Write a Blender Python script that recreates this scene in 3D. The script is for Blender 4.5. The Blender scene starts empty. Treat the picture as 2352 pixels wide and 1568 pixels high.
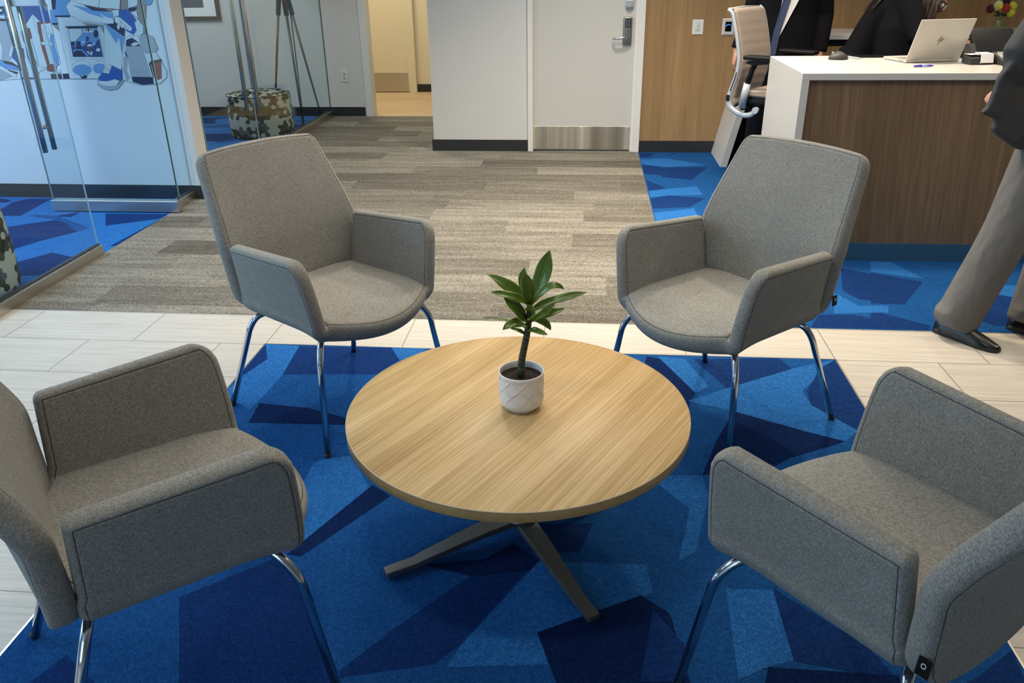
import bpy, bmesh, math, random
from mathutils import Vector, Matrix
random.seed(7)
PI = math.pi
COL = bpy.context.scene.collection

# ------------------------------------------------------------------ materials
def mat(name, base=(.5, .5, .5), rough=.5, metal=0., spec=None):
    m = bpy.data.materials.new(name); m.use_nodes = True
    b = m.node_tree.nodes['Principled BSDF']
    b.inputs['Base Color'].default_value = (*base, 1)
    b.inputs['Roughness'].default_value = rough
    b.inputs['Metallic'].default_value = metal
    if spec is not None: b.inputs['Specular IOR Level'].default_value = spec
    return m

class N:
    """tiny node-building helper"""
    def __init__(s, m): s.t = m.node_tree; s.n = s.t.nodes; s.l = s.t.links; s.b = s.n['Principled BSDF']
    def new(s, typ, **kw):
        x = s.n.new(typ)
        for k, v in kw.items(): setattr(x, k, v)
        return x
    def link(s, a, b): s.l.new(a, b)
    def val(s, sock, v):
        if hasattr(v, 'links'): s.link(v, sock)
        else: sock.default_value = v
    def math(s, op, a, b=0., c=0.):
        x = s.new('ShaderNodeMath', operation=op)
        s.val(x.inputs[0], a); s.val(x.inputs[1], b); s.val(x.inputs[2], c)
        return x.outputs[0]
    def obj(s): return s.new('ShaderNodeTexCoord').outputs['Object']
    def pos(s): return s.new('ShaderNodeNewGeometry').outputs['Position']
    def mapping(s, vec, scale=(1, 1, 1), rot=(0, 0, 0), loc=(0, 0, 0)):
        x = s.new('ShaderNodeMapping'); s.link(vec, x.inputs[0])
        x.inputs['Scale'].default_value = scale; x.inputs['Rotation'].default_value = rot; x.inputs['Location'].default_value = loc
        return x.outputs[0]
    def noise(s, vec, scale=5., detail=2., rough=.5, dist=0.):
        x = s.new('ShaderNodeTexNoise'); s.link(vec, x.inputs['Vector'])
        x.inputs['Scale'].default_value = scale; x.inputs['Detail'].default_value = detail
        x.inputs['Roughness'].default_value = rough; x.inputs['Distortion'].default_value = dist
        return x.outputs['Fac']
    def ramp(s, fac, stops, interp='LINEAR'):
        x = s.new('ShaderNodeValToRGB'); x.color_ramp.interpolation = interp
        el = x.color_ramp.elements
        while len(el) < len(stops): el.new(.5)
        for e, (p, c) in zip(el, stops): e.position = p; e.color = (*c, 1)
        s.link(fac, x.inputs[0]); return x.outputs[0]
    def mix(s, fac, a, b, blend='MIX'):
        x = s.new('ShaderNodeMix', data_type='RGBA', blend_type=blend)
        s.val(x.inputs[0], fac)
        for sock, v in ((x.inputs[6], a), (x.inputs[7], b)):
            if hasattr(v, 'links'): s.link(v, sock)
            else: sock.default_value = (*v, 1)
        return x.outputs[2]
    def bump(s, h, strength=.3, dist=.002):
        x = s.new('ShaderNodeBump'); x.inputs['Strength'].default_value = strength; x.inputs['Distance'].default_value = dist
        s.link(h, x.inputs['Height']); s.link(x.outputs[0], s.b.inputs['Normal'])
    def color(s, c): s.link(c, s.b.inputs['Base Color'])

def fabric(name, col, dark, light, scale=1., seam=True):
    m = mat(name, col, .95, spec=.15); n = N(m); o = n.obj()
    v1 = n.noise(n.mapping(o, (1, 1, .25)), 330 * scale, 2, .7)
    v2 = n.noise(n.mapping(o, (.25, .25, 1)), 330 * scale, 2, .7)
    w = n.math('ADD', n.math('MULTIPLY', v1, .6), n.math('MULTIPLY', v2, .4))
    c = n.ramp(w, [(.38, dark), (.5, col), (.62, light)])
    big = n.noise(o, 14, 3, .6)
    c = n.mix(.10, c, n.ramp(big, [(.3, dark), (.7, light)]))
    if seam:
        uv = n.new('ShaderNodeUVMap'); uv.uv_map = 'seam'
        sp = n.new('ShaderNodeSeparateXYZ'); n.link(uv.outputs[0], sp.inputs[0])
        d = n.math('ABSOLUTE', n.math('SUBTRACT', sp.outputs[0], .0165))
        k = n.math('LESS_THAN', d, .0010)
        c = n.mix(k, c, tuple(x * .38 for x in dark))
    n.color(c); n.bump(w, .35, .0015)
    n.b.inputs['Sheen Weight'].default_value = .12
    return m

def carpet(name, c, c2, scale=300):
    m = mat(name, c, 1., spec=.05); n = N(m); p = n.pos()
    v = n.noise(p, scale, 2, .75)
    v2 = n.noise(p, scale * .3, 2, .7)
    w = n.math('ADD', n.math('MULTIPLY', v, .7), n.math('MULTIPLY', v2, .3))
    n.color(n.ramp(w, [(.36, c2), (.5, c), (.66, tuple(min(1, x * 1.75) for x in c))]))
    n.bump(w, .8, .006); return m

def wood(name, a, b, c, axis=2, rot=0, gs=60, pores=.35, seam=0., rough=.45, tilt=(0, 0, 0), spec=.3, st=.035, fs=6., lo=.34, hi=.66):
    """long grain along `axis`; optional plank seams every `seam` metres in x"""
    m = mat(name, a, rough, spec=spec); n = N(m); o = n.pos()
    sc = [1, 1, 1]; sc[axis] = st
    v = n.mapping(n.mapping(o, rot=(tilt[0], tilt[1], rot)), tuple(sc))
    g = n.noise(v, gs, 4, .65, .3); f = n.noise(v, gs * fs, 2, .6); broad = n.noise(v, gs * .14, 3, .5, .4)
    col = n.ramp(n.math('ADD', n.math('MULTIPLY', g, .6), n.math('MULTIPLY', broad, .4)), [(lo, b), (.5, a), (hi, c)])
    col = n.mix(n.ramp(f, [(.28, (pores,) * 3), (.45, (0, 0, 0))]), col, tuple(x * .62 for x in b))
    if seam:
        sp = n.new('ShaderNodeSeparateXYZ'); n.link(o, sp.inputs[0])
        u = n.math('DIVIDE', sp.outputs[0], seam); cell = n.math('FLOOR', u)
        wn = n.new('ShaderNodeTexWhiteNoise', noise_dimensions='1D'); n.link(cell, wn.inputs['W'])
        col = n.mix(n.math('MULTIPLY', wn.outputs['Value'], .3), col, tuple(x * .8 for x in b))
        fr = n.math('FRACT', u)
        col = n.mix(n.math('MULTIPLY', n.math('LESS_THAN', fr, .018), .45), col, tuple(x * .45 for x in b))
    n.color(col); n.bump(f, .12, .0008); return m

def glass(name, tint=(.93, .975, .97), mx=1.):
    m = bpy.data.materials.new(name); m.use_nodes = True
    t = m.node_tree; t.nodes.clear(); L = t.links.new
    out = t.nodes.new('ShaderNodeOutputMaterial'); tr = t.nodes.new('ShaderNodeBsdfTransparent'); gl = t.nodes.new('ShaderNodeBsdfGlossy')
    lw = t.nodes.new('ShaderNodeLayerWeight'); pw = t.nodes.new('ShaderNodeMath'); pw.operation = 'POWER'; pw.inputs[1].default_value = 5.
    fr = t.nodes.new('ShaderNodeMath'); fr.operation = 'MULTIPLY_ADD'; fr.inputs[1].default_value = .45; fr.inputs[2].default_value = .026
    L(lw.outputs['Facing'], pw.inputs[0]); L(pw.outputs[0], fr.inputs[0]); mx_ = t.nodes.new('ShaderNodeMixShader')
    tr.inputs[0].default_value = (*tint, 1); gl.inputs['Roughness'].default_value = .0; gl.inputs[0].default_value = (.95, 1, .98, 1)
    lw.inputs[0].default_value = .5
    mm = t.nodes.new('ShaderNodeMath'); mm.operation = 'MULTIPLY'; mm.inputs[1].default_value = mx
    L(fr.outputs[0], mm.inputs[0]); L(mm.outputs[0], mx_.inputs[0]); L(tr.outputs[0], mx_.inputs[1]); L(gl.outputs[0], mx_.inputs[2]); L(mx_.outputs[0], out.inputs[0])
    return m

M = {}
M['fabric'] = fabric('grey_fabric', (.245, .238, .212), (.155, .150, .132), (.37, .36, .325), 1.6)
M['chrome'] = mat('chrome', (.62, .62, .63), .12, 1.)
M['steel'] = mat('brushed_steel', (.58, .55, .49), .33, 1.)
M['kick'] = mat('kick_plate_steel', (.70, .66, .57), .42, 1.); n = N(M['kick']); n.color(n.ramp(n.noise(n.mapping(n.pos(), (1, 1, .02)), 7, 3), [(.35, (.42, .39, .33)), (.55, (.66, .59, .48)), (.68, (1., .93, .80))]))  # bright vertical streaks are warm reflections painted into the steel colour
M['darkrubber'] = mat('dark_rubber', (.015, .015, .017), .6)
M['black'] = mat('black_plastic', (.006, .0065, .007), .55, spec=.18)
M['charcoal'] = mat('charcoal_plastic', (.035, .035, .035), .5, spec=.35)
M['white'] = mat('white_paint', (.66, .655, .63), .55)
M['wall'] = mat('wall_white', (.58, .575, .55), .7)
M['walltint'] = mat('wall_daylight_tint', (.52, .565, .61), .7)  # white wall with the blue of the daylight mixed into its colour
M['cream'] = mat('wall_cream', (.74, .68, .52), .7)
M['door'] = mat('door_white', (.53, .52, .485), .5)
M['base'] = mat('baseboard_black', (.018, .019, .020), .45)
M['solid'] = mat('solid_white_surface', (.53, .515, .485), .3)
M['glass'] = glass('clear_glass'); M['glassblue'] = glass('blue_green_glass', (.90, .955, .965), 1.)
M['glassedge2'] = mat('pale_glass_edge', (.30, .42, .48), .2); M['glassedge'] = mat('green_glass_edge', (.01, .055, .05), .15)
M['ceil'] = mat('ceiling_white', (.8, .8, .78), .9)
M['bluebase'] = mat('blue_plinth', (.026, .085, .155), .5)
M['tablefoot'] = mat('satin_grey_metal', (.27, .265, .25), .36, .85)
M['oak'] = wood('table_oak', (.52, .345, .150), (.385, .240, .092), (.665, .475, .245), axis=1, rot=.50, gs=150, pores=.38, rough=.42, spec=.28, st=.014, fs=2.2, lo=.36, hi=.64)
M['oakedge'] = wood('table_oak_edge', (.56, .34, .13), (.46, .27, .095), (.64, .41, .165), axis=1, rot=.52, gs=60)
M['edgeband'] = mat('edge_band', (.50, .40, .25), .4)
M['walloak'] = wood('wall_oak', (.30, .185, .085), (.240, .143, .060), (.36, .230, .110), gs=45, seam=.155, pores=.2, rough=.5)
M['walnut'] = wood('desk_brown_wood', (.172, .110, .062), (.125, .080, .045), (.230, .152, .090), gs=70, pores=.3, tilt=(0, .06, 0), rough=.45)
M['floorwood'] = wood('hall_wood_floor', (.50, .38, .235), (.44, .32, .19), (.56, .44, .29), axis=0, gs=20)
M['seatskin'] = fabric('taupe_mesh', (.27, .22, .185), (.20, .165, .14), (.33, .275, .235), 1.5, seam=False)
M['silver'] = mat('pale_silver_plastic', (.40, .44, .48), .35, .25)
BL = [((.020, .120, .35), (.011, .072, .225)), ((.010, .068, .220), (.005, .040, .138)), ((.007, .030, .125), (.004, .018, .080)), ((.004, .016, .070), (.002, .008, .038))]
for i, (a, b) in enumerate(BL): M['blue%d' % i] = carpet('blue_carpet_tone_%d' % i, a, b)
# shards of blue on the carpet away from the traced ones
def shard_carpet():
    m = mat('blue_shard_carpet', (.02, .07, .24), 1., spec=.05); n = N(m); p = n.pos()
    v = n.new('ShaderNodeTexVoronoi', feature='F1', distance='MANHATTAN'); n.link(n.mapping(p, (1, 1.9, 1), (0, 0, .5)), v.inputs['Vector']); v.inputs['Scale'].default_value = 1.7
    sp = n.new('ShaderNodeSeparateColor'); n.link(v.outputs['Color'], sp.inputs[0])
    c = n.ramp(sp.outputs[0], [(0, BL[0][0]), (.40, BL[1][0]), (.60, BL[2][0]), (.80, BL[0][0])], 'CONSTANT')
    w = n.noise(p, 300, 2, .75)
    n.color(n.mix(1., c, n.ramp(w, [(.36, (.6,) * 3), (.5, (1,) * 3), (.66, (1.6,) * 3)]), 'MULTIPLY')); n.bump(w, .8, .006); return m
M['shard'] = shard_carpet()
def grey_carpet():
    m = mat('grey_plank_carpet', (.2, .19, .17), 1., spec=.05); n = N(m); p = n.pos()
    sp = n.new('ShaderNodeSeparateXYZ'); n.link(p, sp.inputs[0])
    row = n.math('FLOOR', n.math('DIVIDE', sp.outputs[1], .25))
    wn = n.new('ShaderNodeTexWhiteNoise', noise_dimensions='1D'); n.link(row, wn.inputs['W'])
    colx = n.math('FLOOR', n.math('ADD', sp.outputs[0], n.math('MULTIPLY', wn.outputs['Value'], 3.)))
    w2 = n.new('ShaderNodeTexWhiteNoise', noise_dimensions='2D')
    cb = n.new('ShaderNodeCombineXYZ'); n.link(row, cb.inputs[0]); n.link(colx, cb.inputs[1]); n.link(cb.outputs[0], w2.inputs['Vector'])
    plank = w2.outputs['Value']
    # streaks along the plank, moved by a random amount in each
    cc = n.new('ShaderNodeCombineXYZ'); n.link(n.math('MULTIPLY', sp.outputs[0], 1.6), cc.inputs[0]); n.link(n.math('MULTIPLY', sp.outputs[1], 15.), cc.inputs[1]); n.link(n.math('MULTIPLY', plank, 30.), cc.inputs[2])
    st = n.noise(cc.outputs[0], 1., 4, .65)
    loop = n.noise(n.mapping(p, (.6, 1, 1)), 210, 2, .8)
    t = n.math('ADD', n.math('MULTIPLY', plank, .30), n.math('MULTIPLY', st, .70))
    c = n.ramp(t, [(.28, (.100, .090, .074)), (.50, (.155, .142, .119)), (.74, (.255, .239, .203))])
    c = n.mix(1., c, n.ramp(loop, [(.34, (.45,) * 3), (.5, (.95,) * 3), (.68, (1.75,) * 3)]), 'MULTIPLY')
    n.color(c); n.bump(loop, .8, .006); return m
M['greycarpet'] = grey_carpet()
def tile_floor():
    m = mat('stone_plank_tile', (.5, .47, .42), .38, spec=.4); n = N(m); p = n.pos()
    sp = n.new('ShaderNodeSeparateXYZ'); n.link(p, sp.inputs[0])
    v = n.math('DIVIDE', n.math('SUBTRACT', sp.outputs[1], 3.09), .31); row = n.math('FLOOR', v)
    u = n.math('DIVIDE', n.math('ADD', n.math('ADD', sp.outputs[0], 2.00), n.math('MULTIPLY', row, -.2033)), .61)
    fu, fv = n.math('FRACT', u), n.math('FRACT', v)
    g = n.math('MAXIMUM', n.math('LESS_THAN', fu, .0065), n.math('LESS_THAN', fv, .013))
    cb = n.new('ShaderNodeCombineXYZ'); n.link(n.math('FLOOR', u), cb.inputs[0]); n.link(row, cb.inputs[1])
    wn = n.new('ShaderNodeTexWhiteNoise', noise_dimensions='2D'); n.link(cb.outputs[0], wn.inputs['Vector'])
    cc = n.new('ShaderNodeCombineXYZ'); n.link(n.math('MULTIPLY', sp.outputs[0], 3.), cc.inputs[0]); n.link(n.math('MULTIPLY', sp.outputs[1], 70.), cc.inputs[1]); n.link(n.math('MULTIPLY', wn.outputs['Value'], 20.), cc.inputs[2])
    st = n.noise(cc.outputs[0], 1., 4, .65)
    c = n.ramp(st, [(.3, (.40, .365, .315)), (.5, (.475, .44, .39)), (.7, (.53, .50, .45))])
    c = n.mix(n.math('MULTIPLY', wn.outputs['Value'], .12), c, (.5, .47, .41))
    n.color(n.mix(g, c, (.17, .155, .13))); return m
M['tile'] = tile_floor()
def hex_fabric():
    m = mat('hexagon_camouflage_fabric', (.2, .2, .2), .9, spec=.15); n = N(m); uv = n.new('ShaderNodeUVMap'); uv.uv_map = 'wrap'
    sp = n.new('ShaderNodeSeparateXYZ'); n.link(uv.outputs[0], sp.inputs[0])
    def cell(sx, sy, off):   # centre of a hexagonal lattice by the nearer of two rectangular grids
        x = n.math('ADD', n.math('FLOOR', n.math('ADD', n.math('DIVIDE', sp.outputs[0], sx), off)), -off + .5)
        y = n.math('ADD', n.math('FLOOR', n.math('ADD', n.math('DIVIDE', sp.outputs[1], sy), off)), -off + .5)
        x, y = n.math('MULTIPLY', x, sx), n.math('MULTIPLY', y, sy)
        dx, dy = n.math('SUBTRACT', sp.outputs[0], x), n.math('SUBTRACT', sp.outputs[1], y)
        return x, y, n.math('ADD', n.math('MULTIPLY', dx, dx), n.math('MULTIPLY', dy, dy))
    S = .036; a = cell(S, S * 1.732, 0.); b = cell(S, S * 1.732, .5)
    k = n.math('LESS_THAN', a[2], b[2])
    def sel(i): return n.math('ADD', n.math('MULTIPLY', k, a[i]), n.math('MULTIPLY', n.math('SUBTRACT', 1., k), b[i]))
    cb = n.new('ShaderNodeCombineXYZ'); n.link(sel(0), cb.inputs[0]); n.link(sel(1), cb.inputs[1])
    blob = n.noise(cb.outputs[0], 9., 1, .5)
    wn = n.new('ShaderNodeTexWhiteNoise', noise_dimensions='2D'); n.link(cb.outputs[0], wn.inputs['Vector'])
    t = n.math('ADD', n.math('MULTIPLY', blob, 1.0), n.math('MULTIPLY', wn.outputs['Value'], .22))
    n.color(n.ramp(t, [(0, (.02, .022, .02)), (.50, (.055, .052, .04)), (.575, (.075, .105, .12)), (.60, (.028, .03, .028)), (.64, (.40, .40, .34))], 'CONSTANT')); return m
M['hex'] = hex_fabric()
M['soil'] = mat('potting_soil', (.018, .011, .007), 1.); n = N(M['soil']); v = n.noise(n.obj(), 90, 4, .8); n.color(n.ramp(v, [(.35, (.008, .005, .003)), (.6, (.035, .02, .012)), (.75, (.09, .055, .035))])); n.bump(v, 1., .008)
M['ceramic'] = mat('white_ceramic', (.78, .75, .70), .3)
def leafmat():
    m = mat('variegated_leaf', (.03, .11, .02), .32, spec=.5); n = N(m); uv = n.new('ShaderNodeUVMap'); uv.uv_map = 'leaf'
    sp = n.new('ShaderNodeSeparateXYZ'); n.link(uv.outputs[0], sp.inputs[0])
    a = n.math('ABSOLUTE', n.math('SUBTRACT', sp.outputs[0], .5))
    st = n.noise(n.mapping(uv.outputs[0], (26, 1.2, 1)), 1.0, 2, .6)
    c = n.ramp(st, [(.35, (.042, .085, .008)), (.55, (.098, .165, .014)), (.72, (.22, .31, .030))])
    e = n.math('GREATER_THAN', n.math('ADD', a, n.math('MULTIPLY', n.noise(n.obj(), 18, 1), .16)), 0.553)
    n.color(n.mix(e, c, (.34, .42, .07))); return m
M['leaf'] = leafmat()
M['stem'] = mat('plant_stem', (.055, .05, .028), .7); n = N(M['stem']); v = n.noise(n.mapping(n.obj(), (1, 1, 3)), 45, 3, .7); n.color(n.ramp(v, [(.4, (.02, .022, .012)), (.6, (.06, .065, .025))]))
M['stemring'] = mat('leaf_scar', (.23, .19, .12), .8)
M['skin'] = mat('skin_light', (.48, .25, .17), .5); M['skin'].node_tree.nodes['Principled BSDF'].inputs['Subsurface Weight'].default_value = .05
M['skindark'] = mat('skin_brown', (.20, .095, .06), .5)
M['blacksuit'] = mat('black_suit_cloth', (.004, .004, .006), .85, spec=.12); M['blackwool'] = mat('black_wool', (.004, .004, .006), .85, spec=.12)
M['greysuit'] = mat('grey_suit_cloth', (.080, .082, .088), .85, spec=.2); n = N(M['greysuit']); v = n.noise(n.mapping(n.obj(), (1, 1, .5)), 700, 2); n.color(n.ramp(v, [(.35, (.048, .049, .053)), (.65, (.072, .073, .078))])); n.bump(n.noise(n.mapping(n.obj(), (1, 1, .45)), 9, 2, .5), .7, .03)
M['greytrouser'] = mat('grey_trouser_cloth', (.17, .16, .15), .85, spec=.2); n = N(M['greytrouser']); v = n.noise(n.mapping(n.obj(), (1, 1, .5)), 700, 2); n.color(n.ramp(v, [(.35, (.135, .13, .122)), (.65, (.175, .168, .158))])); n.bump(n.noise(n.mapping(n.obj(), (1.3, 1.3, .5)), 8, 2, .5), .8, .035)
M['shirt'] = mat('white_shirt', (.75, .75, .78), .8); M['tie'] = mat('navy_tie', (.018, .03, .085), .6)
n = N(M['tie']); v = n.new('ShaderNodeTexWave', wave_type='BANDS', bands_direction='Z'); n.link(n.obj(), v.inputs[0]); v.inputs['Scale'].default_value = 28; n.color(n.ramp(v.outputs['Fac'], [(.3, (.012, .02, .06)), (.7, (.05, .075, .16))]))
M['leather'] = mat('black_leather', (.010, .010, .011), .22); M['gold'] = mat('brass_bit', (.75, .50, .20), .25, 1.)
M['hair'] = mat('brown_hair', (.045, .026, .016), .45); n = N(M['hair']); v = n.noise(n.mapping(n.obj(), (1, 1, .05)), 160, 2); n.color(n.ramp(v, [(.35, (.012, .008, .006)), (.62, (.065, .038, .022)), (.75, (.13, .08, .05))]))
M['darkhair'] = mat('dark_hair', (.02, .015, .012), .5)
M['screen'] = mat('black_screen', (.004, .004, .005), .12)
M['laptop'] = mat('laptop_champagne', (.56, .525, .47), .4, .2); M['lapkeys'] = mat('laptop_keys', (.2, .19, .18), .5)
M['logo'] = mat('logo_dark', (.03, .028, .026), .3, .5)
M['bluepen'] = mat('blue_pen', (.03, .03, .38), .25); M['lightpen'] = mat('light_blue_grip', (.16, .28, .75), .3)
M['paper'] = mat('white_paper', (.8, .8, .78), .8)
M['red'] = mat('dark_red_plastic', (.16, .006, .010), .5)
for k, c in dict(w=(.46, .53, .57), lb=(.10, .24, .46), mb=(.035, .075, .25), nb=(.012, .035, .15), nv=(.008, .012, .045), gy=(.27, .31, .36), rd=(.21, .05, .035), db=(.04, .03, .04), tn=(.20, .19, .17), bl=(.016, .07, .30), ln=(.07, .09, .12)).items():
    M['mu_' + k] = mat('mural_' + {'w': 'white', 'lb': 'light_blue', 'mb': 'mid_blue', 'nb': 'deep_blue', 'nv': 'navy', 'gy': 'grey', 'rd': 'red', 'db': 'dark_brown', 'tn': 'taupe', 'bl': 'cobalt', 'ln': 'line'}[k], c, .7)

def emis(name, c, s):
    m = mat(name, c); b = m.node_tree.nodes['Principled BSDF']; b.inputs['Emission Color'].default_value = (*c, 1); b.inputs['Emission Strength'].default_value = s; return m
M['led'] = emis('green_led', (.2, 1, .5), 1.2); M['arc'] = emis('blue_display_arc', (.05, .2, 1), 2.0)

# ------------------------------------------------------------------ mesh helpers
def V(*a): return Vector(a)
def obj(name, bm, mats, parent=None, smooth=False, angle=None, recalc=True, matrix=None):
    if recalc: bmesh.ops.recalc_face_normals(bm, faces=bm.faces)
    me = bpy.data.meshes.new(name); bm.to_mesh(me); bm.free()
    for m in (mats if isinstance(mats, (list, tuple)) else [mats]): me.materials.append(M[m])
    if smooth: me.shade_smooth()
    if angle is not None:
        me.shade_smooth(); me.set_sharp_from_angle(angle=math.radians(angle))
    o = bpy.data.objects.new(name, me); COL.objects.link(o)
    if parent is not None: o.parent = parent
    if matrix is not None: o.matrix_basis = matrix
    return o
def tag(o, label=None, cat=None, group=None, kind=None):
    if label: o['label'] = label
    if cat: o['category'] = cat
    if group: o['group'] = group
    if kind: o['kind'] = kind
    return o
def thing(name, label, cat, loc=(0, 0, 0), rz=0., group=None):
    o = bpy.data.objects.new(name, None); COL.objects.link(o); o.empty_display_size = .05
    o.location = loc; o.rotation_euler = (0, 0, rz)
    return tag(o, label, cat, group)
def BM(): return bmesh.new()
def box(bm, lo, hi, mi=0, bev=0., seg=2, mx=None):
    xs = [(lo[0], hi[0]), (lo[1], hi[1]), (lo[2], hi[2])]
    vs = [bm.verts.new((xs[0][i], xs[1][j], xs[2][k])) for i in (0, 1) for j in (0, 1) for k in (0, 1)]
    fs = [bm.faces.new([vs[q] for q in f]) for f in ((0, 1, 3, 2), (4, 6, 7, 5), (0, 4, 5, 1), (2, 3, 7, 6), (0, 2, 6, 4), (1, 5, 7, 3))]
    for f in fs: f.material_index = mi
    if bev:
        r = bmesh.ops.bevel(bm, geom=list({e for f in fs for e in f.edges}), offset=bev, segments=seg, affect='EDGES', profile=.5)
        fs = [f for f in r['faces']]; vs = list({v for v in r['verts']} | {v for v in vs if v.is_valid})
        for f in fs: f.material_index = mi
    if mx is not None: bmesh.ops.transform(bm, matrix=mx, verts=[v for v in vs if v.is_valid])
    return vs
def bbox(lo, hi, bev=0., mi=0, mx=None):
    bm = BM(); box(bm, lo, hi, mi, bev)
    if mx is not None: bmesh.ops.transform(bm, matrix=mx, verts=bm.verts)
    return bm
def prism(bm, pts, axis, a, b, mi=0):
    def P(p, t):
        q = [p[0], p[1]]; q.insert(axis, t); return q
    A = [bm.verts.new(P(p, a)) for p in pts]; B = [bm.verts.new(P(p, b)) for p in pts]
    fs = [bm.faces.new(A), bm.faces.new(B[::-1])]
    for i in range(len(pts)): j = (i + 1) % len(pts); fs.append(bm.faces.new([A[i], A[j], B[j], B[i]]))
    for f in fs: f.material_index = mi
def fillet(pts, r, n=6):
    pts = [Vector(p) for p in pts]; out = [pts[0]]
    for i in range(1, len(pts) - 1):
        a, b, c = pts[i - 1], pts[i], pts[i + 1]; u = (a - b); v = (c - b)
        k = min(r, u.length * .48, v.length * .48); p, q = b + u.normalized() * k, b + v.normalized() * k
        for t in range(n + 1):
            s = t / n; out.append(p * (1 - s) ** 2 + b * 2 * s * (1 - s) + q * s * s)
    out.append(pts[-1]); return out
def tube(bm, pts, r, seg=14, mi=0, cap=True, flat=None, up=None):
    """sweep; r is one radius or a list; flat = (a, b) scales the two section axes; up steadies them"""
    pts = [Vector(p) for p in pts]; n = len(pts); rings = []
    d0 = (pts[1] - pts[0]).normalized(); ref = Vector(up) if up is not None else (Vector((0, 0, 1)) if abs(d0.z) < .9 else Vector((1, 0, 0)))
    for i, p in enumerate(pts):
        d = ((pts[min(i + 1, n - 1)] - pts[max(i - 1, 0)])).normalized()
        s = d.cross(ref)
        if s.length < 1e-5: s = d.cross(Vector((1, .1, 0)))
        s.normalize(); t = s.cross(d).normalized()
        if up is None: ref = t
        rr = r[i] if isinstance(r, (list, tuple)) else r
        ra, rb = (rr if isinstance(rr, (list, tuple)) else (rr * (flat[0] if flat else 1), rr * (flat[1] if flat else 1)))
        rings.append([bm.verts.new(p + s * math.cos(2 * PI * k / seg) * ra + t * math.sin(2 * PI * k / seg) * rb) for k in range(seg)])
    for a, b in zip(rings, rings[1:]):
        for k in range(seg):
            f = bm.faces.new([a[k], a[(k + 1) % seg], b[(k + 1) % seg], b[k]]); f.material_index = mi; f.smooth = True
    if cap:
        for R_ in (rings[0][::-1], rings[-1]): f = bm.faces.new(R_); f.material_index = mi
    return rings
def lathe(bm, prof, c=(0, 0, 0), seg=48, mi=0, uv=None):
    rings = []
    for r, z in prof:
        rings.append([bm.verts.new((c[0] + r * math.cos(2 * PI * k / seg), c[1] + r * math.sin(2 * PI * k / seg), c[2] + z)) for k in range(seg)] if r > 1e-6 else [bm.verts.new((c[0], c[1], c[2] + z))])
    for i, (a, b) in enumerate(zip(rings, rings[1:])):
        for k in range(seg):
            j = (k + 1) % seg
            q = [a[k % len(a)], a[j % len(a)], b[j % len(b)], b[k % len(b)]]; u = []
            for v in q:
                if v not in u: u.append(v)
            if len(u) > 2:
                f = bm.faces.new(u); f.material_index = mi; f.smooth = True
                if uv:
                    s0 = sum(math.dist(prof[m_], prof[m_ + 1]) for m_ in range(i)); s1 = s0 + math.dist(prof[i], prof[i + 1])
                    for lp in f.loops:
                        kk = k if (lp.vert in (a[k % len(a)], b[k % len(b)])) else k + 1
                        lp[uv].uv = (kk / seg * 2 * PI * .255, s0 if lp.vert in a else s1)
def sphere(bm, c, r, seg=14, mi=0, sc=(1, 1, 1)):
    m = Matrix.Translation(c) @ Matrix.Diagonal((sc[0] * r, sc[1] * r, sc[2] * r, 1))
    res = bmesh.ops.create_uvsphere(bm, u_segments=seg, v_segments=max(6, seg // 2), radius=1, matrix=m)
    for v in res['verts']:
        for f in v.link_faces: f.material_index = mi; f.smooth = True
def slot(bm, c, n_, text=None): pass
def copy_tree(o, parent=None):
    c = o.copy(); COL.objects.link(c)
    if parent is not None: c.parent = parent
    for ch in list(o.children): copy_tree(ch, c)
    return c

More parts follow.
